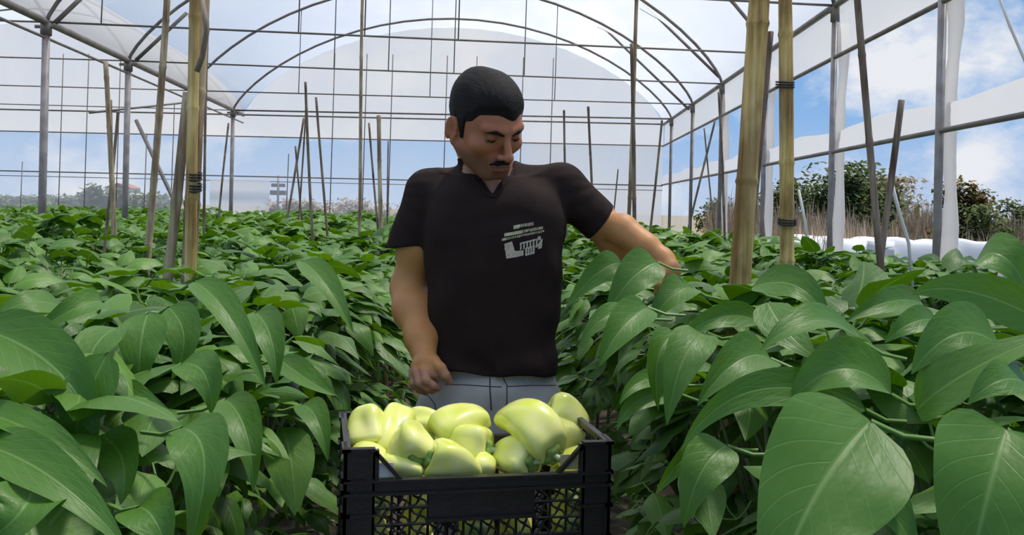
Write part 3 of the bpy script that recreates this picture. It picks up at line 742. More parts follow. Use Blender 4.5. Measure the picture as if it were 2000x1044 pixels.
HL = [
 ((-40, 640), (110, 720), (190, 860), 130, 1.25, 1.18, .1),
 ((230, 640), (175, 700), (165, 830), 90, 1.35, 1.25, .0),
 ((355, 835), (400, 900), (365, 1080), 120, 1.15, 1.05, -.1),
 ((200, 850), (240, 900), (235, 985), 90, 1.2, 1.1, .0),
 ((-60, 860), (100, 930), (250, 1075), 110, 1.05, .98, .3),
 ((-60, 800), (80, 850), (210, 950), 80, 1.1, 1.05, .5),
 ((290, 610), (275, 680), (275, 760), 90, 1.4, 1.35, .1),
 ((330, 600), (360, 660), (335, 740), 80, 1.45, 1.4, -.1),
 ((200, 590), (150, 600), (50, 660), 60, 1.5, 1.4, .3),
 ((380, 550), (450, 620), (520, 760), 70, 1.55, 1.45, .3),
 ((120, 600), (60, 590), (-20, 620), 70, 1.6, 1.5, .1),
 ((590, 510), (640, 560), (690, 650), 60, 2.0, 1.9, .3),
 ((545, 700), (600, 740), (655, 772), 60, 1.6, 1.5, .2),
 ((440, 780), (480, 840), (495, 960), 80, 1.4, 1.3, .1),
 ((355, 710), (400, 730), (412, 810), 85, 1.35, 1.3, .0),
 ((60, 960), (40, 1000), (-30, 1060), 140, 1.0, .95, .0),
 ((270, 990), (300, 1010), (330, 1080), 110, 1.05, 1.0, .1),
 ((60, 850), (100, 840), (160, 880), 60, 1.25, 1.2, -.1),
 ((500, 610), (530, 660), (540, 750), 70, 1.6, 1.5, .0),
 ((210, 690), (160, 800), (150, 850), 100, 1.22, 1.2, .3),
 ((590, 790), (620, 820), (640, 900), 60, 1.7, 1.6, .1),
 ((240, 780), (260, 770), (330, 800), 60, 1.3, 1.25, .1),
]
for k, h in enumerate(HL): hero(nearest(LN, (h[4]+h[5])/2+.1), h[0], h[1], h[2], h[3], h[4], h[5], h[6], seed=50+k)
# weeds and small fallen leaves on the aisle floor
def litter():
    rng = np.random.default_rng(5); n = 900
    x = rng.uniform(-1.3, 1.1, n); y = rng.uniform(1.5, 6, n); az = rng.uniform(0, 6.28, n); L = rng.uniform(.03, .09, n)
    d = np.stack([np.cos(az), np.sin(az), rng.uniform(0, .5, n)], 1); P0 = np.stack([x, y, np.full(n, .02)], 1)
    P1 = P0+d*L[:, None]*.5+np.array([0, 0, .012]); P2 = P0+d*L[:, None]; Wd = np.stack([-np.sin(az), np.cos(az), 0*az], 1)
    V, Q, uv = leaf_batch(P0, P1, P2, Wd, L*.45, 3, (-1, 0, 1), seed=9)
    o = mesh_obj('fallen_leaves', V, Q, M['dry'], uv=uv); tag(o, 'dry fallen leaves scattered over the dark aisle soil', 'leaves', kind='stuff')
litter()

# ------------------------------------------------------------------ crate
CR = R(11.8); CX, CY = -.293, 1.665                    # front left corner, turned a little
def CM(z=0): return Matrix.Translation((CX, CY, z)) @ Matrix.Rotation(CR, 4, 'Z')
CW, CD, CH = .505, .305, .31; CTOP = .957
def make_crate():
    root = empty('plastic_crate')
    t = .012
    def lattice(mb, x0, x1, z0, z1, fn, cell=.036):
        # fn maps (x, z, depth) to 3-D; bars with flower like crossings
        nx = max(1, round((x1-x0)/cell)); nz = max(1, round((z1-z0)/cell)); cx = (x1-x0)/nx; cz = (z1-z0)/nz
        def bar(a, b, r=.0022): mb.tube([fn(*a, .004), fn(*b, .004)], r, 5)
        for i in range(nx+1): bar((x0+i*cx, z0), (x0+i*cx, z1), .0026)
        for j in range(nz+1): bar((x0, z0+j*cz), (x1, z0+j*cz), .0026)
        for i in range(nx):
            for j in range(nz):
                a, b = x0+i*cx, z0+j*cz; c = (a+cx/2, b+cz/2)
                for q in ((a, b), (a+cx, b), (a, b+cz), (a+cx, b+cz)):
                    m = ((q[0]+c[0])/2+(c[1]-q[1])*.16, (q[1]+c[1])/2+(q[0]-c[0])*.16)
                    mb.tube([fn(*q, .004), fn(*m, .004), fn(*c, .004)], [.0034, .0018, .003], 5)
    def side(name, L, fn, plate):
        # long/short wall: fn(x, z, depth) with x along the wall, z up, depth inwards
        mb = MB(); H = CH
        def slab(x0, x1, z0, z1, d0=0, d1=t):
            P = [fn(x0, z0, d0), fn(x1, z0, d0), fn(x1, z1, d0), fn(x0, z1, d0)]
            Q = [fn(x0, z0, d1), fn(x1, z0, d1), fn(x1, z1, d1), fn(x0, z1, d1)]
            b = len(mb.V); mb.V += [tuple(p) for p in P+Q]
            mb.F += [tuple(b+i for i in f) for f in ((0, 1, 2, 3), (7, 6, 5, 4), (0, 4, 5, 1), (1, 5, 6, 2), (2, 6, 7, 3), (3, 7, 4, 0))]
        zb = H-.058                                     # lower edge of the notch
        c = .055
        if plate:
            slab(c, L-c, zb-.022, zb, 0, t); slab(0, L, zb-.027, zb-.022, -.009, t)       # band and its lip
            slab(0, L, zb-.004, zb+.0, -.006, .004)
            # sloping shoulders of the notch with an open gusset behind each
            for s in (0, 1):
                X = (lambda v: L-v) if s else (lambda v: v)
                P = [fn(X(c-.002), H, 0), fn(X(c+.052), zb, 0), fn(X(c+.042), zb, 0), fn(X(c-.002), H-.010, 0)]
                Q = [fn(X(c-.002), H, t), fn(X(c+.052), zb, t), fn(X(c+.042), zb, t), fn(X(c-.002), H-.010, t)]
                b = len(mb.V); mb.V += [tuple(p) for p in P+Q]; mb.F += [tuple(b+i for i in f) for f in ((0, 1, 2, 3), (7, 6, 5, 4), (0, 4, 5, 1), (1, 5, 6, 2), (2, 6, 7, 3), (3, 7, 4, 0))]
                slab(*(sorted((X(c+.008), X(c-.0)))), zb, H-.004, 0, t)
            slab(.155, L-.150, zb-.074, zb-.022, .001, t*.7)
            slab(.153, L-.148, zb-.079, zb-.073, -.009, t)
            lattice(mb, c, .155, zb-.115, zb-.022, fn); lattice(mb, L-.150, L-c, zb-.115, zb-.022, fn)
            lattice(mb, .155, L-.150, zb-.115, zb-.075, fn)
            slab(c, L-c, zb-.122, zb-.114, 0, t)
            lattice(mb, c, L-c, .03, zb-.12, fn)
        else:
            slab(c, L-c, H-.012, H, 0, t); slab(c, L-c, zb-.022, zb, 0, t)
            lattice(mb, c, L-c, .03, H-.012, fn)
        slab(c, L-c, 0, .03, 0, t)
        return mb.build(name, M['crate'], root, smooth=False)
    side('front_panel', CW, lambda x, z, d: (x, d, z), True)
    side('back_panel', CW, lambda x, z, d: (x, CD-d, z), True)
    side('side_panel', CD, lambda x, z, d: (d, x, z), False)
    side('side_panel', CD, lambda x, z, d: (CW-d, x, z), False)
    for x, y, sx, sy in ((0, 0, 1, 1), (CW, 0, -1, 1), (0, CD, 1, -1), (CW, CD, -1, -1)):
        mb = MB(); a, tt = .056, .006
        def bx(x0, x1, y0, y1, z0, z1):
            xs = sorted((x+sx*x0, x+sx*x1)); ys = sorted((y+sy*y0, y+sy*y1)); mb.box((xs[0], ys[0], z0), (xs[1], ys[1], z1))
        bx(0, a, 0, tt, 0, CH); bx(0, tt, 0, a, 0, CH)
        bx(a-.004, a, 0, .014, 0, CH-.01)
        for z in (.0, .065, .125, .185, CH-.084, CH-.062, CH-.006): bx(-.004, a, -.004, .012, z, z+.006); bx(-.004, .012, -.004, a, z, z+.006)
        for z in (.07, .13): bx(.010, .014, -.003, .004, z, z+.05)
        mb.build('corner_post', M['crate'], root, smooth=False)
    mb = MB(); mb.box((.006, .006, 0), (CW-.006, CD-.006, .006))
    for i in range(1, 12): mb.box((i*CW/12-.003, .006, .006), (i*CW/12+.003, CD-.006, .012))
    mb.build('base', M['crate'], root, smooth=False)
    return root
c0 = make_crate()
def put(root, z):
    root.location = (CX, CY, z); root.rotation_euler[2] = CR
put(c0, CTOP-CH); tag(c0, 'open black plastic crate filled with pale peppers in front of the man', 'crate', 'stacked black crates')
for k, z in enumerate((CTOP-2*CH-.002, CTOP-3*CH-.004)):
    r = c0.copy(); COL.objects.link(r); put(r, z)
    for ch in list(c0.children): c = ch.copy(); COL.objects.link(c); c.parent = r
    tag(r, 'empty black plastic crate %s' % ('directly under the crate of peppers' if k == 0 else 'at the bottom of the stack on the soil'), 'crate', 'stacked black crates')
mb = MB(); mb.box((CX, CY, 0), (CX, CY, 0)) if False else None
st = MB(); st.box((.064, .010, CH-.056), (.090, .0125, CH-.030)); o = st.build('paper_label', M['sticker'], c0, False); o['label'] = 'white paper label behind the left gusset'
st = MB(); st.box((CW-.098, .010, CH-.054), (CW-.064, .0125, CH-.026)); o = st.build('paper_label', M['sticker_y'], c0, False); o['label'] = 'yellowed paper label behind the right gusset'

# ------------------------------------------------------------------ pale peppers
def pepper(stem, tip, r, label, seed, bend=.12, blocky=.5, Y=None, lift=0):
    S = W(stem[0], stem[1], stem[2]); T = W(tip[0], tip[1], tip[2]); S.z += lift; T.z += lift
    rng = np.random.default_rng(seed); L = (T-S).length; c = (S+T)/2; ax = (T-S)/L
    up = Vector((0, -.4, 1)); up = (up-ax*up.dot(ax)).normalized(); sd = ax.cross(up)
    nlob = rng.choice([3, 4]); ph = rng.uniform(0, 6.28); n = 44; m = 26
    root = empty('pale_pepper', c)
    def frame(t): return (S-c)+ax*(t*L)+up*(bend*L*math.sin(math.pi*t))
    prof_t = [0, .02, .07, .16, .30, .50, .70, .85, .94, .985, 1]
    prof_r = [.18, .52, .86, 1.0, 1.0, .93-.1*(1-blocky), .84-.28*(1-blocky), .70-.34*(1-blocky), .50-.24*(1-blocky), .26, .02]
    rings = []
    for i in range(m+1):
        t = (1-math.cos(math.pi*i/m))/2; rr = np.interp(t, prof_t, prof_r)*r
        dent = .045 if t < .02 else 0; cc = frame(t)
        if t < .05: cc = cc+ax*(L*.07*(1-t/.05))          # sunken shoulder round the stem
        if t > .93: cc = cc-ax*(L*.02*(t-.93)/.07)
        ring = []
        for j in range(n):
            a = 2*math.pi*j/n
            k = 1+(.12*(1-.35*t))*math.cos(nlob*a+ph+.5*t)+.07*math.sin(a+ph*2+3*t)+.03*math.sin(2*a+seed+5*t)+.018*math.sin(5*a+9*t+seed)
            rq = rr*k*(1+.04*math.sin(6*t+seed))
            ring.append(cc+(up*math.cos(a)+sd*math.sin(a))*rq)
        rings.append(ring)
    b = MB(); b.quad_strip(rings); b.build('body', M['pepper'], root)
    base = frame(0)+ax*(L*.055)
    cb = MB(); cr_ = []
    for i, (h, q) in enumerate(((-.001, .05), (-.004, .30), (.000, .42), (.004, .50))):
        cr_.append([base-ax*(.004-h)+(up*math.cos(2*math.pi*j/30)+sd*math.sin(2*math.pi*j/30))*r*q*(1+.16*(i > 1)*math.cos(5*2*math.pi*j/30+ph)) for j in range(30)])
    cb.quad_strip(cr_, cap=True); cal = cb.build('calyx', M['calyx'], root)
    k = ax*-1; s2 = MB()
    side = (up*rng.uniform(-.4, .4)+sd*rng.uniform(-.4, .4))
    s2.tube([base-k*.002, base+k*.006, base+(k+side*.4)*.013, base+(k+side)*.019], [.0085, .0062, .0058, .0075], 10); s2.build('stalk', M['stemp'], cal)
    tag(root, label, 'pepper', 'pale peppers in the crate'); return root
PP = [
 ((722, 880, 1.82), (716, 790, 1.87), .043, 'blocky pale pepper standing at the far left of the crate', .0, .98),
 ((782, 806, 1.93), (744, 893, 1.79), .038, 'pale pepper sloping down to the left beside the blocky one', .06, .8),
 ((682, 897, 1.79), (765, 902, 1.77), .030, 'pale pepper low in the left corner of the crate under the blocky one', .12, .5),
 ((806, 910, 1.745), (800, 822, 1.84), .042, 'plump pale pepper pointing up with its cut stalk facing forward', .04, .6),
 ((790, 835, 1.97), (890, 835, 1.95), .034, 'pale pepper lying sideways at the back behind the plump one', .1, .6),
 ((845, 868, 1.86), (956, 812, 1.92), .044, 'pale pepper lying slanted at the middle back of the crate', .1, .95),
 ((962, 878, 1.83), (842, 870, 1.87), .041, 'pale pepper across the middle with stalk hidden at its right', .1, .6),
 ((832, 890, 1.75), (940, 930, 1.775), .040, 'pale pepper at front centre pointing right and down', .12, .3),
 ((738, 912, 1.76), (828, 922, 1.735), .026, 'slim pale pepper along the front left rim of the crate', .08, .5),
 ((1088, 892, 1.795), (975, 815, 1.93), .045, 'longest pale pepper, curved, lying on top at the right', .20, .95),
 ((1045, 902, 1.795), (965, 893, 1.86), .043, 'wide pale pepper at the front under the longest one', .06, .95),
 ((1064, 800, 1.99), (1148, 838, 2.00), .039, 'pale pepper at back right with its stalk end facing left', .14, .9),
 ((1060, 860, 1.92), (1145, 862, 1.95), .042, 'pale pepper wedged under the back right one', .08, .8),
 ((1105, 930, 1.87), (1160, 872, 1.88), .034, 'pale pepper rising along the right notch of the crate', .1, .5),
 ((925, 905, 1.80), (968, 918, 1.79), .028, 'small pale pepper squeezed between the two front ones', .0, .8),
]
for k, (s, t_, r, lab, bd, bl) in enumerate(PP): pepper(s, t_, r, lab, 40+k, bd, bl)
# the layers the top ones rest on, glimpsed through the lattice
rp_ = random.Random(3)
for lay in range(3):
    for k in range(5):
        u = .055+.098*k+rp_.uniform(-.006, .006); a = CM() @ Vector((u, .035, 0)); b_ = CM() @ Vector((u+.015, .25, 0)); z = CTOP-CH+.055+lay*.068
        def px(v, z):
            Yv = v.y; uu = v.x*F/Yv; vv = (z-CAMZ)*F/Yv; return (PX+uu*math.cos(TH)+vv*math.sin(TH), PY+uu*math.sin(TH)-vv*math.cos(TH), Yv)
        s, t_ = (px(a, z), px(b_, z))
        if k % 2: s, t_ = t_, s
        pepper(s, t_, .034, 'pale pepper inside the crate, %s from left in the %s layer' % (['first', 'second', 'third', 'fourth', 'fifth'][k], ['bottom', 'middle', 'upper'][lay]), 90+lay*5+k, .02, .7)

# ------------------------------------------------------------------ the man: smooth distance fields meshed into continuous skins
def axis(segs):
    out = [segs[0][0]]
    for a, b, h in segs:
        n = max(1, int(round((b-a)/h))); out += list(np.linspace(a, b, n+1)[1:])
    return np.array(out)
class Field:
    def __init__(s, xs, ys, zs):
        s.x, s.y, s.z = xs, ys, zs; s.F = np.full((len(xs), len(ys), len(zs)), .5, np.float32)
    def box(s, lo, hi, m):
        r = []
        for ax, l, h in zip((s.x, s.y, s.z), lo, hi):
            r.append(slice(max(0, int(np.searchsorted(ax, l-m))-1), min(len(ax), int(np.searchsorted(ax, h+m))+1)))
        return tuple(r)
    def pts(s, sl): return s.x[sl[0]][:, None, None], s.y[sl[1]][None, :, None], s.z[sl[2]][None, None, :]
    def put(s, sl, d, k, mode='u'):
        if s.F[sl].size == 0: return
        f = s.F[sl]; d = np.broadcast_to(d, f.shape).astype(np.float32)
        if mode == 's': f2 = -f
        elif mode == 'u': f2 = f
        h = np.clip(.5+.5*(d-f2)/k, 0, 1); r = d*(1-h)+f2*h-k*h*(1-h)
        s.F[sl] = -r if mode == 's' else r
    def cap(s, a, b, ra, rb, k=.01, mode='u', flat=None):
        a = np.array(a, float); b = np.array(b, float); R_ = max(ra, rb)
        sl = s.box(np.minimum(a, b)-R_, np.maximum(a, b)+R_, k*1.6+.01); X, Y, Z = s.pts(sl)
        d = b-a; L2 = d.dot(d)+1e-12; px, py, pz = X-a[0], Y-a[1], Z-a[2]
        t = np.clip((px*d[0]+py*d[1]+pz*d[2])/L2, 0, 1)
        q = np.sqrt((px-t*d[0])**2+(py-t*d[1])**2+(pz-t*d[2])**2)-(ra+(rb-ra)*t)
        if flat is not None:       # cut square at a plane
            n = np.array(flat[1]); c = np.array(flat[0]); q = np.maximum(q, (X-c[0])*n[0]+(Y-c[1])*n[1]+(Z-c[2])*n[2])
        s.put(sl, q, k, mode)
    def chain(s, P, Rr, k=.006, mode='u'):
        for i in range(len(P)-1): s.cap(P[i], P[i+1], Rr[i], Rr[i+1], k, mode)
    def ell(s, c, r, M3=None, k=.01, mode='u'):
        c = np.array(c, float); r = np.array(r, float); Rm = r.max(); sl = s.box(c-Rm, c+Rm, k*1.6+.01); X, Y, Z = s.pts(sl)
        dx, dy, dz = X-c[0], Y-c[1], Z-c[2]
        if M3 is not None: dx, dy, dz = [dx*M3[0][i]+dy*M3[1][i]+dz*M3[2][i] for i in range(3)]
        k0 = np.sqrt((dx/r[0])**2+(dy/r[1])**2+(dz/r[2])**2); k1 = np.sqrt((dx/r[0]**2)**2+(dy/r[1]**2)**2+(dz/r[2]**2)**2)+1e-9
        s.put(sl, k0*(k0-1)/k1, k, mode)
    def stack(s, rows, k=.02, off=0.0, p=2.4, fn=None):
        """rows: (z, cx, cy, rx, ry) elliptical sections"""
        rows = sorted(rows); z = [r[0] for r in rows]; q = np.array(rows)
        lo = (min(r[1]-r[3] for r in rows), min(r[2]-r[4] for r in rows), z[0]); hi = (max(r[1]+r[3] for r in rows), max(r[2]+r[4] for r in rows), z[-1])
        sl = s.box(lo, hi, k*1.6+.02); X, Y, Z = s.pts(sl); zz = Z.ravel()
        from_ = lambda i: cubic(zz, np.array(z), q[:, i]).reshape(1, 1, -1)
        cx, cy, rx, ry = from_(1), from_(2), from_(3)+off, from_(4)+off
        d = ((np.abs(X-cx)/rx)**p+(np.abs(Y-cy)/ry)**p)**(1/p)
        d = (d-1)*np.minimum(rx, ry); dz = np.maximum(z[0]-Z, Z-z[-1])
        d = np.maximum(d, dz)
        if fn is not None: d = d+fn(X, Y, Z)
        s.put(sl, d, k)
    def mesh(s):
        Fv = s.F; nx, ny, nz = Fv.shape; ins = Fv < 0
        cid = lambda i, j, k: (i*(ny-1)+j)*(nz-1)+k
        acc_i = []; acc_p = []; quads = []
        ax = (s.x, s.y, s.z)
        for a in range(3):
            sl0 = [slice(None)]*3; sl1 = [slice(None)]*3; sl0[a] = slice(0, -1); sl1[a] = slice(1, None)
            m = ins[tuple(sl0)] != ins[tuple(sl1)]; I = np.argwhere(m)
            b, c = [(1, 2), (2, 0), (0, 1)][a]
            sh = Fv.shape; ok = (I[:, b] > 0) & (I[:, c] > 0) & (I[:, b] < sh[b]-1) & (I[:, c] < sh[c]-1); I = I[ok]
            J = I.copy(); J[:, a] += 1
            f0 = Fv[I[:, 0], I[:, 1], I[:, 2]]; f1 = Fv[J[:, 0], J[:, 1], J[:, 2]]; t = f0/(f0-f1)
            P = np.stack([ax[q][I[:, q]] for q in range(3)], 1); P[:, a] += t*(ax[a][J[:, a]]-ax[a][I[:, a]])
            cells = []
            for db, dc in ((-1, -1), (0, -1), (0, 0), (-1, 0)):
                K = I.copy(); K[:, b] += db; K[:, c] += dc; cells.append(cid(K[:, 0], K[:, 1], K[:, 2]))
                acc_i.append(cells[-1]); acc_p.append(P)
            Q = np.stack(cells, 1); fl = f0 < f1; Q[~fl] = Q[~fl][:, ::-1]; quads.append(Q)
        ci = np.concatenate(acc_i); cp = np.concatenate(acc_p); u, inv = np.unique(ci, return_inverse=True)
        cnt = np.bincount(inv); V = np.stack([np.bincount(inv, cp[:, q])/cnt for q in range(3)], 1)
        Q = np.concatenate(quads); Q = np.searchsorted(u, Q)
        return V, Q
def cubic(x, xp, fp):
    # smooth monotone-ish interpolation
    d = np.gradient(fp, xp); i = np.clip(np.searchsorted(xp, x)-1, 0, len(xp)-2); h = xp[i+1]-xp[i]; t = np.clip((x-xp[i])/h, 0, 1)
    return (2*t**3-3*t**2+1)*fp[i]+(t**3-2*t**2+t)*h*d[i]+(-2*t**3+3*t**2)*fp[i+1]+(t**3-t**2)*h*d[i+1]
def relax(V, Q, n=1, lam=.5):
    for _ in range(n):
        S = np.zeros_like(V); C = np.zeros(len(V))
        for a, b in ((0, 1), (1, 2), (2, 3), (3, 0)):
            np.add.at(S, Q[:, a], V[Q[:, b]]); np.add.at(C, Q[:, a], 1); np.add.at(S, Q[:, b], V[Q[:, a]]); np.add.at(C, Q[:, b], 1)
        V = V+lam*(S/np.maximum(C, 1)[:, None]-V)
    return V

YB = 2.30
man = empty('person', (-.05, YB, 0)); MO = np.array([-.05, YB, 0])
tag(man, 'man in a dark brown t-shirt and grey trousers reaching into the crop while looking down', 'person')
gx = axis([(-.36, -.30, .006), (-.30, .44, .0032), (.44, .52, .006)]); gy = axis([(1.95, 2.60, .0036)]); gz = axis([(-.02, .86, .014), (.86, 1.76, .0032)])
def w3(px, py, Y): return np.array(W(px, py, Y))
# head frame
HO = w3(950, 240, 2.195); yaw, pit, rol = R(36), R(27), R(-7)
Rm = Matrix.Rotation(yaw, 3, 'Z') @ Matrix.Rotation(pit, 3, 'X') @ Matrix.Rotation(rol, 3, 'Y')
HR3 = np.array(Rm)                       # columns: right, back, up
HS = 1.03
def hp(x, y, z): return HO+HR3 @ (np.array([x, y, z])*HS)
def hloc(P): return ((P-HO) @ HR3)/HS
def head_prims(f, off=0.0):
    s = HS
    E = lambda c, r, k=.012, mode='u', M=None: f.ell(hp(*c), np.array(r)*s+off, HR3 if M is None else M, k, mode)
    C = lambda a, b, ra, rb, k=.008, mode='u': f.cap(hp(*a), hp(*b), ra*s+off, rb*s+off, k, mode)
    E((0, .020, .028), (.0725, .092, .080), .01)
    E((0, -.022, .015), (.066, .068, .075), .02)
    E((0, -.022, -.035), (.060, .062, .068), .02)
    E((0, -.030, -.070), (.050, .050, .036), .02)
    C((-.016, -.072, -.094), (.016, -.072, -.094), .015, .015, .02)
    C((-.055, .006, -.055), (-.022, -.062, -.092), .017, .015, .02); C((.055, .006, -.055), (.022, -.062, -.092), .017, .015, .02)
    for sx in (-1, 1):
        E((sx*.044, -.058, -.026), (.021, .020, .018), .02)
        C((sx*.010, -.085, .017), (sx*.044, -.071, .019), .0125, .0105, .010)
    return E, C
def head_detail(f):
    E, C = head_prims(f)
    for sx in (-1, 1):
        E((sx*.030, -.095, -.001), (.018, .017, .011), .008, 's')
        E((sx*.031, -.0725, -.001), (.0135, .0135, .0120), .003)                 # closed lid over the eye
        E((sx*.031, -.0855, -.0070), (.0125, .004, .0013), .0015, 's')
    C((0, -.084, .012), (0, -.113, -.032), .0080, .0092, .010)
    E((0, -.115, -.037), (.0115, .0110, .0095), .006)
    for sx in (-1, 1):
        E((sx*.0130, -.100, -.040), (.0085, .0115, .008), .006)
        E((sx*.007, -.103, -.0475), (.0042, .006, .003), .003, 's')
    E((0, -.073, -.066), (.030, .020, .024), .015)
    E((-.009, -.0905, -.0655), (.015, .007, .0048), .005); E((.009, -.0905, -.0655), (.015, .007, .0048), .005)
    E((0, -.0905, -.0755), (.0185, .0075, .0058), .005)
    C((-.024, -.0895, -.0705), (.024, -.0895, -.0705), .0016, .0016, .003, 's') if False else None
    E((0, -.0985, -.0702), (.024, .008, .0011), .0015, 's')
    for sx in (-1, 1):                                                         # ears
        c = np.array([sx*.067, .020, -.022]); 
        a = R(-sx*24); Me = HR3 @ np.array(Matrix.Rotation(a, 3, 'Z') @ Matrix.Rotation(R(-12), 3, 'X'))
        f.ell(hp(*(c+[sx*.006, 0, 0])), (.0065, .0185, .031), Me, .006)
        ring = []
        for i in range(11):
            t = R(-60+i*28); ring.append(hp(*(c+np.array([sx*(.010+.004*math.cos(t)), .0165*math.cos(t)+.003, .0285*math.sin(t)]))))
        f.chain(ring, [.0038]*11, .004)
        f.ell(hp(*(c+[sx*.014, -.003, .002])), (.006, .010, .015), Me, .004, 's')
        f.ell(hp(*(c+[sx*.005, -.006, -.027])), (.005, .008, .010), Me, .005)
# torso sections taken from the outline
def sec(py, xl, xr, ry, cy=YB):
    a = w3(xl, py, cy); b = w3(xr, py, cy); return ((a[2]+b[2])/2, (a[0]+b[0])/2, cy, (b[0]-a[0])/2, ry)
T = [sec(345, 876, 1046, .085, 2.315), sec(375, 846, 1082, .104), sec(405, 834, 1100, .116), sec(450, 832, 1102, .121), sec(500, 833, 1097, .118), sec(550, 833, 1092, .113), sec(600, 834, 1089, .110),
     sec(650, 838, 1087, .110), sec(700, 845, 1086, .114), sec(742, 849, 1087, .118), sec(757, 848, 1088, .119)]
NB = w3(962, 352, 2.325)
SL, SR = w3(836, 374, 2.325), w3(1098, 362, 2.325)
EL_, WL = w3(797, 562, 2.36), w3(828, 690, 2.205)
ER_, WR = w3(1212, 462, 2.36), w3(1296, 506, 2.235)
body = Field(gx, gy, gz)
body.stack([(r[0], r[1], r[2], r[3]-(.014 if r[0] > 1.08 else .034), r[4]-(.014 if r[0] > 1.08 else .034)) for r in T], .02)
body.cap(NB, hp(0, .034, -.045), .064, .060, .03)
body.cap(NB+[0, -.01, .0], hp(0, .005, -.06), .052, .046, .02)
for S_ in (SL, SR): body.cap(NB+[0, 0, -.02], S_, .045, .042, .04)
head_detail(body)
# his right arm, hanging with the hand resting on the hip
UL = SL*.45+EL_*.55
body.chain([SL, UL, EL_], [.046, .046, .041], .03)
body.chain([EL_, EL_*.66+WL*.34+[-.004, 0, 0], WL*.8+EL_*.2, WL], [.040, .0435, .032, .0275], .03)
# his left arm, bent into the crop
m1 = w3(1165, 427, 2.34)
body.chain([SR, m1, w3(1205, 478, 2.375), w3(1226, 500, 2.36)], [.046, .043, .040, .024], .03)
body.chain([w3(1180, 436, 2.335), w3(1215, 448, 2.30), w3(1262, 482, 2.26), WR], [.034, .0385, .033, .025], .010)
def finger(P, rad, k=.004): body.chain([w3(*p) for p in P], rad, k)
# resting hand
body.chain([WL, w3(833, 712, 2.175), w3(834, 728, 2.162)], [.027, .027, .022], .012)
body.cap(w3(816, 716, 2.172), w3(846, 708, 2.172), .017, .018, .012)
body.cap(w3(814, 728, 2.163), w3(838, 722, 2.157), .015, .014, .010)
finger([(842, 716, 2.157), (852, 729, 2.152), (851, 741, 2.166)], [.011, .0098, .0088])
finger([(828, 722, 2.148), (832, 743, 2.132), (845, 752, 2.137), (855, 757, 2.150)], [.0115, .0106, .0096, .0084])
finger([(815, 727, 2.154), (819, 748, 2.138), (834, 758, 2.140), (845, 763, 2.152)], [.0112, .0102, .0094, .0082])
finger([(806, 730, 2.166), (808, 749, 2.152), (820, 761, 2.152), (832, 766, 2.162)], [.010, .0092, .0084, .0075])
finger([(846, 704, 2.165), (861, 718, 2.145), (870, 732, 2.142), (877, 744, 2.152)], [.0145, .0125, .0112, .0092])
# reaching hand, half hidden by leaves
body.chain([WR, w3(1308, 524, 2.215)], [.025, .025], .012); body.cap(w3(1296, 534, 2.20), w3(1318, 530, 2.215), .014, .014, .012)
hb = [(1290, 540), (1300, 543), (1310, 543), (1319, 539)]
for i, (x, y) in enumerate(hb):
    finger([(x, y-4, 2.20+.006*i), (x-4+i*3, y+14, 2.185+.006*i), (x-6+i*3, y+28, 2.195+.006*i), (x-8+i*3, y+34, 2.21+.006*i)], [.0095, .009, .0082, .007])
finger([(1284, 520, 2.205), (1274, 536, 2.19), (1272, 550, 2.19)], [.011, .010, .0085])
# pelvis and legs (inside the trousers), feet
hipz = T[-1][0]
HIPL, HIPR = w3(905, 800, YB), w3(1018, 800, YB)
FL, FR = np.array([-.16, 2.33, .06]), np.array([.10, 2.36, .06])
body.ell(((HIPL+HIPR)/2)+[0, 0, .01], (.145, .085, .10), None, .03)
for H_, F_ in ((HIPL, FL), (HIPR, FR)):
    kn = H_*.47+F_*.53+np.array([0, -.02, 0]); body.cap(H_, kn, .082, .056, .03); body.cap(kn, F_, .052, .036, .03); body.cap(F_+[0, .02, -.02], F_+[0, -.13, -.035], .034, .026, .02)
bV, bQ = body.mesh(); bV = relax(bV, bQ, 1, .4)
bo = mesh_obj('body', bV-MO, bQ, M['skin'], man)
# colour of the skin: tanned arms, redder face darkened for shade, neck lightened as if lit, stubble, lips
h = hloc(bV); x, y, z = h[:, 0], h[:, 1], h[:, 2]
ishead = (np.abs(x) < .10) & (y < .12) & (z > -.14) & (z < .14)
sm = lambda v, a, b: np.clip((v-a)/(b-a), 0, 1)**2*(3-2*np.clip((v-a)/(b-a), 0, 1))
tan = np.array([.58, .275, .10]); face = np.array([.40, .155, .085]); neck = np.array([.58, .33, .24])
col = np.tile(tan, (len(bV), 1))
hw = (np.linalg.norm(h*[1, 1, .8]-[0, 0, 0], axis=1) < .135) & (bV[:, 2] > 1.43)
col[hw] = face
nk = (bV[:, 2] > 1.30) & (np.abs(bV[:, 0]+.03) < .11) & ((z < -.11) | (y > .02) & (z < -.06)); col[nk & ~((np.abs(x) > .07) & (z > -.06))] = neck
stub = sm(-z, .040, .062)*sm(-y, -.02, .03)*(z > -.125)*ishead
stub = stub*np.where((np.abs(x) < .028) & (z > -.082) & (z < -.058), .7, 1)
col = col*(1-.62*stub[:, None])+np.array([.05, .032, .028])*.62*stub[:, None]
lip = (np.abs(x) < .021) & (z > -.082) & (z < -.062) & (y < -.088) & ishead; col[lip] = (.26, .09, .07)
hand = (bV[:, 2] < 1.02) & (bV[:, 2] > .90) & (bV[:, 0] < -.1) & (bV[:, 1] < 2.2); col[hand] = (.50, .25, .17)
ey = ((np.abs(np.abs(x)-.031) < .016) & (np.abs(z+.002) < .012) & (y < -.07) & ishead); col[ey] = col[ey]*.8
ca = bo.data.color_attributes.new('tint', 'FLOAT_COLOR', 'POINT'); ca.data.foreach_set('color', np.concatenate([col, np.ones((len(col), 1))], 1).astype(np.float32).ravel())

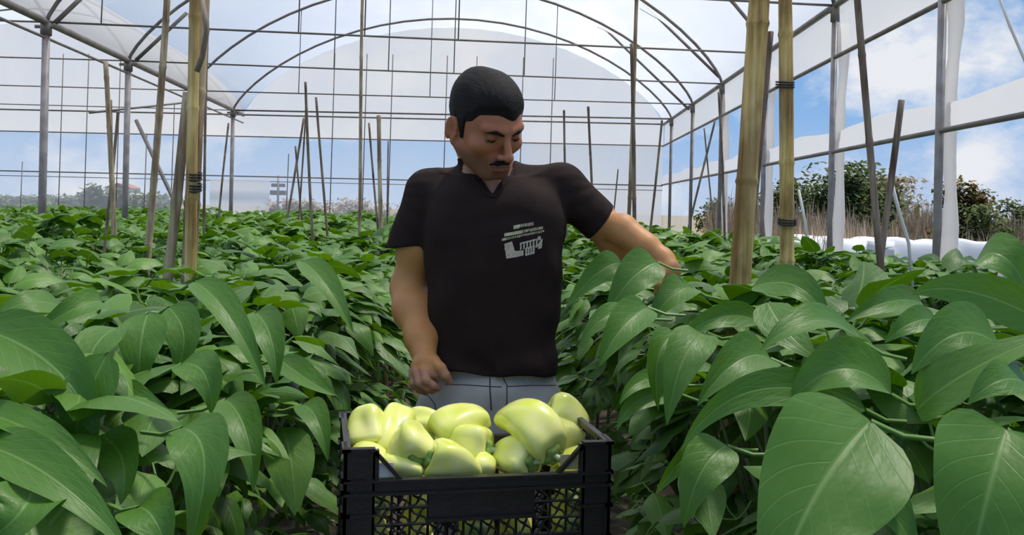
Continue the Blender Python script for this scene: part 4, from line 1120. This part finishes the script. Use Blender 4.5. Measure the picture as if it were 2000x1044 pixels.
# hair: the head swollen a little, cut along the hairline, the head taken out
hx = axis([(HO[0]-.13, HO[0]+.13, .0026)]); hy = axis([(HO[1]-.14, HO[1]+.16, .0026)]); hz = axis([(HO[2]-.12, HO[2]+.17, .0026)])
def local_grid(f): 
    X, Y, Z = np.meshgrid(f.x, f.y, f.z, indexing='ij'); P = np.stack([X, Y, Z], -1).reshape(-1, 3); return hloc(P).reshape(X.shape+(3,)), P.reshape(X.shape+(3,))
hair = Field(hx, hy, hz); head_prims(hair, .0); H, P = local_grid(hair)
base = hair.F.copy()
lx, ly, lz = H[..., 0], H[..., 1], H[..., 2]
thick = .004+.011*sm(lz, .02, .11)+.003*np.sin(lx*90+3)*sm(lz, .05, .1)*.5+.0006*np.sin(P[..., 0]*420+2*np.sin(P[..., 2]*300))*np.cos(P[..., 1]*380+P[..., 2]*260)
hl = np.interp(ly.ravel(), [-.12, -.075, -.052, -.040, -.022, -.012, .004, .016, .040, .07, .12], [.054, .052, .044, .024, .016, -.032, -.034, .010, -.050, -.062, -.062]).reshape(ly.shape)
hl = hl-.012*np.exp(-((lx-.012)/.022)**2)*(ly < -.05)
thick = .0015+(thick-.0015)*sm(lz-hl, 0, .026)
cut = (hl-lz)*.8
hair.F = np.maximum(np.maximum(base-thick, cut), -(base+.004)).astype(np.float32)
hV, hQ = hair.mesh(); hV = relax(hV, hQ, 1, .5); mesh_obj('hair', hV-MO, hQ, M['hair'], man)
def facial(name, prims, off, label=None, mat='hair'):
    f = Field(hx, hy, hz); head_prims(f); 
    g = Field(hx, hy, hz)
    for a, b, ra, rb in prims: g.cap(hp(*a), hp(*b), ra, rb, .004)
    return g
g = facial('eyebrow', [], 0)
for sx in (-1, 1):
    g = Field(hx, hy, hz)
    g.chain([hp(sx*.012, -.0940, .0110), hp(sx*.030, -.0905, .0165), hp(sx*.050, -.0740, .0125)], [.0040, .0046, .0026], .003)
    V_, Q_ = g.mesh(); mesh_obj('eyebrow', V_-MO, Q_, M['hair'], man)
g = Field(hx, hy, hz)
g.chain([hp(-.027, -.0855, -.0640), hp(-.013, -.0945, -.0580), hp(0, -.0970, -.0560), hp(.013, -.0945, -.0580), hp(.027, -.0855, -.0640)], [.0026, .0054, .0046, .0054, .0026], .004)
V_, Q_ = g.mesh(); mesh_obj('moustache', V_-MO, Q_, M['hair'], man)
for sx in (-1, 1):
    g = Field(hx, hy, hz); g.ell(hp(sx*.031, -.0722, -.001), (.0126, .0126, .0112), HR3, .002); V_, Q_ = g.mesh()
    eo = mesh_obj('eye', V_-MO, Q_, M['eye'], man)
    g = Field(hx, hy, hz); g.chain([hp(sx*.018, -.0800, -.0060), hp(sx*.031, -.0858, -.0080), hp(sx*.044, -.0795, -.0060)], [.0016, .0022, .0018], .001)
    g.F += 0; V_, Q_ = g.mesh()
    if len(V_): mesh_obj('eyelash', V_-MO, Q_, M['hair'], man)

# t-shirt
sx_ = axis([(-.36, .36, .0036)]); sy_ = axis([(2.08, 2.52, .0036)]); sz_ = axis([(.93, 1.62, .0036)])
sh = Field(sx_, sy_, sz_)
rngf = np.random.default_rng(4)
def folds(X, Y, Z):
    f = 0
    zc = Z-1.0
    f = f+.0032*np.sin(34*X+46*Z+2.2*np.sin(9*Z+3*X))*np.exp(-((Z-1.06)/.10)**2)
    f = f+.0035*np.sin(60*Z-26*X*np.sign(X+.03)+2*np.sin(11*X))*np.exp(-((Z-1.0)/.06)**2)
    f = f+.0030*np.sin(52*(Z*.6+X*.9)+1.5*np.sin(14*Z))*np.exp(-(((X-.15)/.06)**2))*np.exp(-((Z-1.22)/.12)**2)
    f = f+.0028*np.sin(48*(Z*.75-X*.8)+1.1*np.sin(12*Z))*np.exp(-(((X+.19)/.05)**2))*np.exp(-((Z-1.22)/.12)**2)
    f = f+.0030*np.sin(70*(Z+X*X*4))*np.exp(-((X+.03)/.07)**2)*np.exp(-((Z-1.39)/.035)**2)
    f = f*1.5+.003*np.sin(21*X+9)*np.exp(-((Z-.99)/.09)**2)
    f = f-.004*np.exp(-((Z-.985-.02*np.sin(9*X))/.012)**2)*.6
    return f
sh.stack(T, .02, .003, fn=folds)
sh.cap(NB+[0, .004, .0], hp(0, .03, -.06), .064, .058, .02)
for S_ in (SL, SR): sh.cap(NB+[0, 0, -.016], S_, .052, .052, .045)
def sleeve(a, b, ra, rb, n):
    a = np.array(a); b = np.array(b); d = (b-a)/np.linalg.norm(b-a); n = np.array(n)/np.linalg.norm(n)
    sl = sh.box(np.minimum(a, b)-.07, np.maximum(a, b)+.07, .03); X, Y, Z = sh.pts(sl); e = b+d*.08
    L2 = (e-a).dot(e-a); px, py, pz = X-a[0], Y-a[1], Z-a[2]; D = e-a
    t = np.clip((px*D[0]+py*D[1]+pz*D[2])/L2, 0, 1); q = np.sqrt((px-t*D[0])**2+(py-t*D[1])**2+(pz-t*D[2])**2)-(ra+(rb-ra)*t)
    q = q+.0009*np.sin(60*(px*D[0]+py*D[1]+pz*D[2])/math.sqrt(L2)+9*np.arctan2(pz, py))
    q = np.maximum(q, (X-b[0])*n[0]+(Y-b[1])*n[1]+(Z-b[2])*n[2]); sh.put(sl, q, .022)
hl_ = w3(799, 480, 2.34); sleeve(SL, hl_, .054, .058, w3(805, 500, 2.34)-w3(801, 460, 2.34))
hr_ = w3(1173, 434, 2.335); sleeve(SR, hr_, .054, .053, w3(1190, 446, 2.34)-w3(1158, 422, 2.335))
# neckline: V at the front, round at the back
X, Y, Z = sh.x[:, None, None], sh.y[None, :, None], sh.z[None, None, :]
VB = w3(962, 379, 2.2); 
slope = 1.25
vcut = -(Z-(VB[2]+np.where(X < VB[0], (VB[0]-X)*1.30, (X-VB[0])*1.75)))      # negative inside the opening
vcut = np.where(Y < 2.31, np.minimum(vcut, (1.518-Z)), (1.518-Z))
wide = np.sqrt((X-NB[0])**2+((Y-NB[1])*.85)**2)-.078
open_ = np.maximum(vcut*.6, np.where(Y < 2.31, np.where(Z > 1.518, np.abs(X-NB[0])-.2, np.abs(X-NB[0])-.085), np.where(Z > 1.518, wide*0-1, wide))) 
sh.F = np.maximum(sh.F, -open_).astype(np.float32)
# leave room for the body and open the hem
bi = [np.clip(np.searchsorted(body_ax, v)-1, 0, len(body_ax)-2) for body_ax, v in ((gx, sh.x), (gy, sh.y), (gz, sh.z))]
fr = [((v-a[i])/(a[i+1]-a[i])) for v, a, i in ((sh.x, gx, bi[0]), (sh.y, gy, bi[1]), (sh.z, gz, bi[2]))]
def samp(Fv):
    out = 0
    for a in (0, 1):
        for b in (0, 1):
            for c in (0, 1):
                w_ = (fr[0] if a else 1-fr[0])[:, None, None]*(fr[1] if b else 1-fr[1])[None, :, None]*(fr[2] if c else 1-fr[2])[None, None, :]
                out = out+w_*Fv[np.ix_(bi[0]+a, bi[1]+b, bi[2]+c)]
    return out
BF = samp(body.F)
core = Field(sx_, sy_, sz_); core.stack([(r[0], r[1], r[2], r[3]-.016, r[4]-.016) for r in T if r[0] < 1.02]+[(.80, T[-1][1], T[-1][2], T[-1][3]-.008, T[-1][4]-.008)], .005)
hem = w3(968, 733, 2.2)[2]+.016*0
hz0 = w3(870, 728, 2.19)[2]; hz1 = w3(1085, 740, 2.19)[2]; hx0 = w3(870, 728, 2.19)[0]; hx1 = w3(1085, 740, 2.19)[0]
hemz = hz0+(X-hx0)/(hx1-hx0)*(hz1-hz0)+.004*np.sin(X*40)
sh.F = np.maximum(sh.F, -(BF+.0015)); sh.F = np.maximum(sh.F, -np.where(Z < hemz+.03, core.F, 1)); sh.F = np.maximum(sh.F, hemz-Z).astype(np.float32)
sV, sQ = sh.mesh(); sV = relax(sV, sQ, 1, .5)
shirt = mesh_obj('t_shirt', sV-MO, sQ, M['shirt'], man)
bvh = BVHTree.FromPolygons(sV.tolist(), sQ.tolist())
def on_shirt(px, py, d=.0012):
    o = Vector((0, 0, CAMZ)); p = W(px, py, 2.0); dr = (p-o).normalized(); hit = bvh.ray_cast(o, dr)
    if hit[0] is None: return None
    return hit[0]-dr*d
# ribbed neck band along the V
band = []
for i in range(25):
    t = i/24; p = (906+(962-906)*t, 306+(381-306)*t) if False else None
bl = [(905, 312), (914, 326), (926, 341), (940, 358), (952, 371), (962, 381), (972, 370), (984, 354), (995, 337), (1002, 322)]
pts = []
for i in range(len(bl)-1):
    for k in range(5):
        q = (bl[i][0]+(bl[i+1][0]-bl[i][0])*k/5, bl[i][1]+(bl[i+1][1]-bl[i][1])*k/5)
        p = on_shirt(q[0]+(-3 if q[0] < 962 else 3), q[1]+5, .001)
        if p is not None: pts.append(p)
if len(pts) > 6:
    P_ = np.array([tuple(p) for p in pts]); 
    for _ in range(4): P_[1:-1] = (P_[:-2]+P_[2:]+P_[1:-1]*2)/4
    mb = MB(); mb.tube([Vector(p)-Vector(MO) for p in P_], .0036, 8); mb.build('neck_band', M['shirt'], man)
# sleeve and hem stitching omitted where the photograph shows none; printed emblem on the chest
def patch(poly, mat, name='chest_print', n=7):
    # poly: quad corners in px; drape a small grid on the cloth
    V = []; a, b, c, d = [np.array(q, float) for q in poly]
    for i in range(n+1):
        for j in range(n+1):
            u, v = i/n, j/n; q = (a*(1-u)+b*u)*(1-v)+(d*(1-u)+c*u)*v; p = on_shirt(q[0], q[1]); 
            if p is None: return
            V.append(tuple(p))
    Fq = [(i*(n+1)+j, i*(n+1)+j+1, (i+1)*(n+1)+j+1, (i+1)*(n+1)+j) for i in range(n) for j in range(n)]
    return V, Fq
def build_print(name, polys, mat):
    V = []; Fq = []
    for p in polys:
        r = patch(p, None, n=2)
        if r is None: continue
        b = len(V); V += r[0]; Fq += [tuple(b+i for i in f) for f in r[1]]
    if V: V = (np.array(V)-MO); mesh_obj(name, V, Fq, mat, man)
rp = random.Random(8)
def glyphs(x0, y0, x1, y1, hgt, n, gap=.25, solid=0):
    out = []; cx = 0
    for i in range(n):
        a = i/n; b = (i+1-(gap if i >= solid else -.02))/n; ha = hgt*(1 if i < solid else rp.uniform(.7, 1))
        xa, xb = x0+(x1-x0)*a, x0+(x1-x0)*b; ya, yb = y0+(y1-y0)*a, y0+(y1-y0)*b
        if i >= solid and rp.random() < .55:      # letter made of two strokes and a bar
            w_ = (xb-xa)*.34
            out += [[(xa, ya), (xa+w_, ya), (xa+w_, ya+ha), (xa, ya+ha)], [(xb-w_, yb), (xb, yb), (xb, yb+ha), (xb-w_, yb+ha)]]
            m = rp.choice([0, .4, .75]); out.append([(xa, ya+ha*m), (xb, yb+ha*m), (xb, yb+ha*(m+.25)), (xa, ya+ha*(m+.25))])
        else: out.append([(xa, ya), (xb, yb), (xb, yb+ha), (xa, ya+ha)])
    return out
build_print('chest_print', glyphs(1003, 440, 1043, 433, 7.5, 11, .3, 3)+glyphs(985, 455.5, 1061, 441.5, 6.5, 18, .22, 8)+glyphs(980, 465.5, 1064, 448.5, 4.8, 20, .3, 2), M['print'])
emb = []
def qd(*p): emb.append([tuple(q) for q in p])
qd((985, 476), (1000, 471), (1003, 482), (986, 486)); qd((985, 484), (1003, 480), (1006, 492), (988, 494)); qd((987, 492), (1010, 489), (1012, 501), (989, 505))
qd((1008, 490), (1023, 488), (1022, 499), (1010, 501))
for i in range(6): qd((1016+i*6.2, 474-i*1.6), (1019+i*6.2, 473-i*1.6), (1018.5+i*6.2, 487-i*1.4), (1015.5+i*6.2, 488-i*1.4))
for i in range(4): qd((1026+i*5, 484-i*1.5), (1029.5+i*5, 483-i*1.5), (1029+i*5, 498-i*1.8), (1025.5+i*5, 499-i*1.8))
qd((1015, 474), (1046, 466), (1046, 469), (1015, 477)); qd((1026, 496), (1044, 491), (1044, 495), (1026, 499.5))
qd((1050, 462), (1056, 460.5), (1057, 468), (1051, 469.5)); qd((1052, 474), (1060, 465), (1058, 484), (1051, 486)); qd((1046, 478), (1053, 475), (1052, 481), (1046, 484))
build_print('chest_emblem', emb, M['print_pink'])

# trousers
tx = axis([(-.30, .26, .005)]); ty = axis([(2.10, 2.52, .005)]); tz = axis([(.06, .80, .012), (.80, 1.10, .004)])
tr = Field(tx, ty, tz)
TT = [sec(700, 856, 1078, .095), sec(728, 852, 1086, .105), sec(745, 838, 1090, .117), sec(765, 822, 1100, .122), sec(800, 809, 1112, .127), sec(840, 806, 1118, .128), sec(880, 808, 1120, .122)]
def tf(X, Y, Z): return .003*np.sin(30*X-38*Z+1.5*np.sin(15*X))*np.exp(-((Z-.90)/.05)**2)
tr.stack([(r[0], r[1], r[2], r[3]-.004, r[4]) for r in TT], .02, fn=tf)
for H_, F_ in ((HIPL, FL), (HIPR, FR)):
    kn = H_*.47+F_*.53+np.array([0, -.02, 0]); a = H_+np.array([0, 0, -.02]); tr.cap(a, kn, .104, .075, .03); tr.cap(kn, F_+[0, 0, .05], .074, .062, .02)
tV, tQ = tr.mesh(); tV = relax(tV, tQ, 1, .5); tro = mesh_obj('trousers', tV-MO, tQ, M['trouser'], man)
bv2 = BVHTree.FromPolygons(tV.tolist(), tQ.tolist())
def on_tr(px, py, d=.0008):
    o = Vector((0, 0, CAMZ)); dr = (W(px, py, 2)-o).normalized(); hit = bv2.ray_cast(o, dr); return None if hit[0] is None else hit[0]-dr*d
def seam(px_pts, r, name='seam'):
    P_ = []
    for i in range(len(px_pts)-1):
        for k in range(8):
            a, b = px_pts[i], px_pts[i+1]; p = on_tr(a[0]+(b[0]-a[0])*k/8, a[1]+(b[1]-a[1])*k/8)
            if p is not None: P_.append(p-Vector(MO))
    if len(P_) > 3: mb = MB(); mb.tube(P_, r, 6); o = mb.build(name, M['seam'], man)
seam([(957, 736), (957, 760), (960, 805)], .0016, 'fly_seam'); seam([(983, 738), (990, 752), (990, 785), (984, 810)], .0012, 'fly_seam')
seam([(870, 750), (910, 751), (957, 754), (983, 755)], .0010, 'waist_seam'); seam([(990, 754), (1040, 752), (1092, 752)], .0010, 'waist_seam')
seam([(832, 765), (850, 790), (852, 812)], .0010, 'pocket_seam')
for F_ in (FL, FR):
    f = Field(axis([(F_[0]-.08, F_[0]+.08, .006)]), axis([(F_[1]-.25, F_[1]+.14, .006)]), axis([(-.02, .16, .006)]))
    f.cap(F_+[0, .04, -.02], F_+[0, -.13, -.022], .044, .042, .02); f.cap(F_+[0, .02, .0], F_+[0, 0, .06], .046, .046, .03)
    f.F = np.maximum(f.F, -f.z[None, None, :]+.0).astype(np.float32); V_, Q_ = f.mesh(); mesh_obj('shoe', V_-MO, Q_, M['shoe'], man)

# ------------------------------------------------------------------ outside
def tree(px, ytop, Y, wpx, kind, label, n=2600, ls=.16, trunk=True, seed=0, base=0, dens=1.0, name='tree', cat='tree', group=None, shape=None):
    rng = np.random.default_rng(seed); top = W(px, ytop, Y); H = top.z-base; Wd_ = wpx*Y/F
    root = empty(name, (top.x, Y, base)); mb = MB(); rr = random.Random(seed)
    ends = []
    if trunk:
        mb.tube([(0, 0, -.3), (.02*H, 0, H*.3), (-.02*H, .03, H*.6), (0, 0, H*.9)], [.03*H**.7, .022*H**.7, .013*H**.7, .004], 8)
        for k in range(9):
            az = rr.uniform(0, 6.28); z0 = H*rr.uniform(.25, .6); r = Wd_/2*rr.uniform(.5, .9); z1 = min(H*.95, z0+H*rr.uniform(.15, .4))
            mb.tube([(0, 0, z0), (r*.5*math.cos(az), r*.5*math.sin(az), (z0+z1)/2), (r*math.cos(az), r*math.sin(az), z1)], [.012*H**.7, .008*H**.7, .003], 6); ends.append((r*math.cos(az), r*math.sin(az), z1))
        mb.build('trunk', M['bark'], root)
    ends.append((0, 0, H*.86))
    if not trunk: ends = [(rr.uniform(-.45, .45)*Wd_, rr.uniform(-.3, .3)*Wd_*.5, H*rr.uniform(.3, .8)) for _ in range(14)]
    c = np.array(ends)[rng.integers(0, len(ends), n)]; spread = Wd_*.15 if trunk else Wd_*.13
    P = c+rng.normal(size=(n, 3))*[spread, spread, min(spread, H*.13)]*1.0
    P[:, 2] = np.clip(P[:, 2], H*(.25 if trunk else .02), H)
    az = rng.uniform(0, 6.28, n); L = ls*rng.uniform(.6, 1.3, n); e = rng.uniform(-.9, .7, n)
    d = np.stack([np.cos(az)*np.cos(e), np.sin(az)*np.cos(e), np.sin(e)], 1); Wv = np.stack([-np.sin(az), np.cos(az), rng.normal(0, .4, n)], 1)
    V, Q, uv = leaf_batch(P, P+d*L[:, None]*.5, P+d*L[:, None]-[0, 0, .02], norm(Wv), L*.5, 3, (-1, 0, 1), seed=seed)
    mesh_obj('crown', V, Q, M[kind], root, uv=uv); tag(root, label, cat, group); return root
G = 'trees and bushes beyond the right wall'
tree(1665, 318, 22, 150, 'tree', 'wide dark green tree seen between the right wall posts', 3800, .17, seed=1, group=G)
tree(1560, 350, 24, 90, 'tree', 'small dark green tree just right of the upright yellow bamboo', 1500, .17, seed=2, group=G)
tree(1745, 350, 27, 120, 'dry', 'brownish bushy tree left of the large right wall post', 2600, .16, seed=3, group=G)
tree(1878, 345, 20, 85, 'tree_rust', 'rust tinged young tree right of the large right wall post', 1700, .15, seed=4, group=G)
tree(1925, 400, 19, 90, 'tree', 'low sparse dark bush right of the rust tinged tree', 800, .12, seed=5, group=G)
tree(1985, 385, 20, 70, 'tree', 'thin dark tree at the right edge of the picture', 600, .14, seed=6, group=G)
tree(1505, 375, 26, 60, 'tree', 'small green shrub behind the thick leaning bamboo', 800, .15, seed=7, group=G)
tree(1395, 385, 28, 60, 'tree', 'pointed grey green shrub behind the crossed canes', 900, .15, seed=12, group=G)
def dry_grass():
    rng = np.random.default_rng(12); n = 42000
    Y = rng.uniform(15, 27, n); px = rng.uniform(1380, 2250, n); X = (px-1000)*Y/F
    hgt = 1.25+.35*np.sin(X*1.3)+.25*np.sin(X*3.1+Y)+rng.normal(0, .14, n)
    hgt = np.clip(hgt*np.interp(Y, [15, 27], [.72, 1.05]), .2, 2)
    az = rng.uniform(0, 6.28, n); d = np.stack([np.cos(az), np.sin(az), 0*az], 1)
    P0 = np.stack([X, Y, rng.uniform(-.04, .5, n)*hgt], 1); P1 = P0+[0, 0, 1]*hgt[:, None]*.4+d*.03; P2 = P0+[0, 0, 1]*(hgt[:, None]*.6)+d*.14
    Wv = np.stack([-np.sin(az), np.cos(az), 0*az], 1)
    V, Q, uv = leaf_batch(P0, P1, P2, Wv, np.full(n, .022), 3, (-1, 0, 1), seed=3)
    o = mesh_obj('dry_grass', V, Q, M['dry'], uv=uv); tag(o, 'tall dry brown grass and brush beyond the white sheet', 'dry grass', kind='stuff')
dry_grass()
# white plastic sheet over a low bank
def sheet():
    V = []; Fc = []; nx, ny = 130, 26; rng = np.random.default_rng(3)
    for i in range(nx+1):
        s = i/nx; c = np.array(W(1545+470*s, 500, 15.5-5.0*s)); 
        for j in range(ny+1):
            t = j/ny; q = -1+2*t
            hgt = (1.03+.10*s)*(1-abs(q)**2.6)+.012*math.sin(s*44+2*q)*(1-q*q)+.02*math.sin(s*19+q*7)
            if s > .93: hgt *= math.cos((s-.93)/.07*1.2)
            V.append((c[0]+.25*q+.3, c[1]+1.1*q+1.0, max(-.05, hgt-.02)))
    for i in range(nx):
        for j in range(ny): a = i*(ny+1)+j; Fc.append((a, a+ny+1, a+ny+2, a+1))
    o = mesh_obj('plastic_sheet', V, Fc, M['tarp']); tag(o, 'crumpled white plastic sheet over a low bank outside the right wall', 'plastic sheet')
sheet()
mb = MB(); mb.box((-.05, -.05, 0), (.05, .05, 1.0)); mb.box((-.16, -.03, .86), (.2, .03, 1.10)); o = mb.build('marker_board', M['tarp']); o.location = W(1716, 500, 12.5); o.location.z = -.04; tag(o, 'small white board sticking up behind the white plastic sheet', 'board')
# left and far landscape seen through the clear band
G2 = 'bushes far beyond the end wall'
for i, (px, yt, Y, wp, lab) in enumerate([(205, 362, 60, 60, 'round dark bush far away between the left posts'), (300, 378, 70, 90, 'low green bush far away left of the bundled bamboo'), (110, 378, 75, 150, 'low dull hedge far away at the left'), (30, 380, 70, 90, 'low dull bush far away at the left edge')]):
    tree(px, yt, Y, wp, 'tree', lab, 1200, .5, trunk=False, seed=20+i, name='bush', cat='bush', group=G2)
for i, (px, Y, wp, lab) in enumerate([(575, 60, 90, 'low brown bank of scrub far away behind the cane tripod'), (700, 62, 130, 'low brown bank of scrub far away left of the man shoulder')]):
    tree(px, 390, Y, wp, 'dry', lab, 1200, .4, trunk=False, seed=30+i, name='scrub_bank', cat='scrub', group=G2)
hc = W(240, 385, 75); hr = empty('white_building', (hc.x, 75, -.04)); mb = MB(); mb.box((-1, -1, 0), (1, 1, 2.3)); mb.build('wall', M['white_wall'], hr, False)
mb = MB(); mb.prism([(-1.15, -1.15, 2.3), (1.15, -1.15, 2.3), (0, -1.15, 2.7)], (0, 2.3, 0)); mb.build('roof', M['rooft'], hr, False)
mb = MB(); mb.box((-.3, -1.03, 0), (.2, -.98, 1.6)); mb.build('door', M['seam'], hr, False)
tag(hr, 'tiny white building far away beside the round dark bush', 'building')
b = W(543, 385, 40); br = empty('sign_board', (b.x, 40, -.04)); mb = MB(); mb.tube([(0, 0, 0), (0, 0, 2.6)], .05, 8); mb.build('pole', M['pipe'], br); mb = MB(); mb.box((-.35, -.03, 1.75), (.35, .03, 1.95)); mb.box((-.3, -.03, 2.1), (.3, .03, 2.25)); mb.build('board', M['bark'], br, False)
tag(br, 'small dark board on a thin pole far beyond the end wall', 'sign')
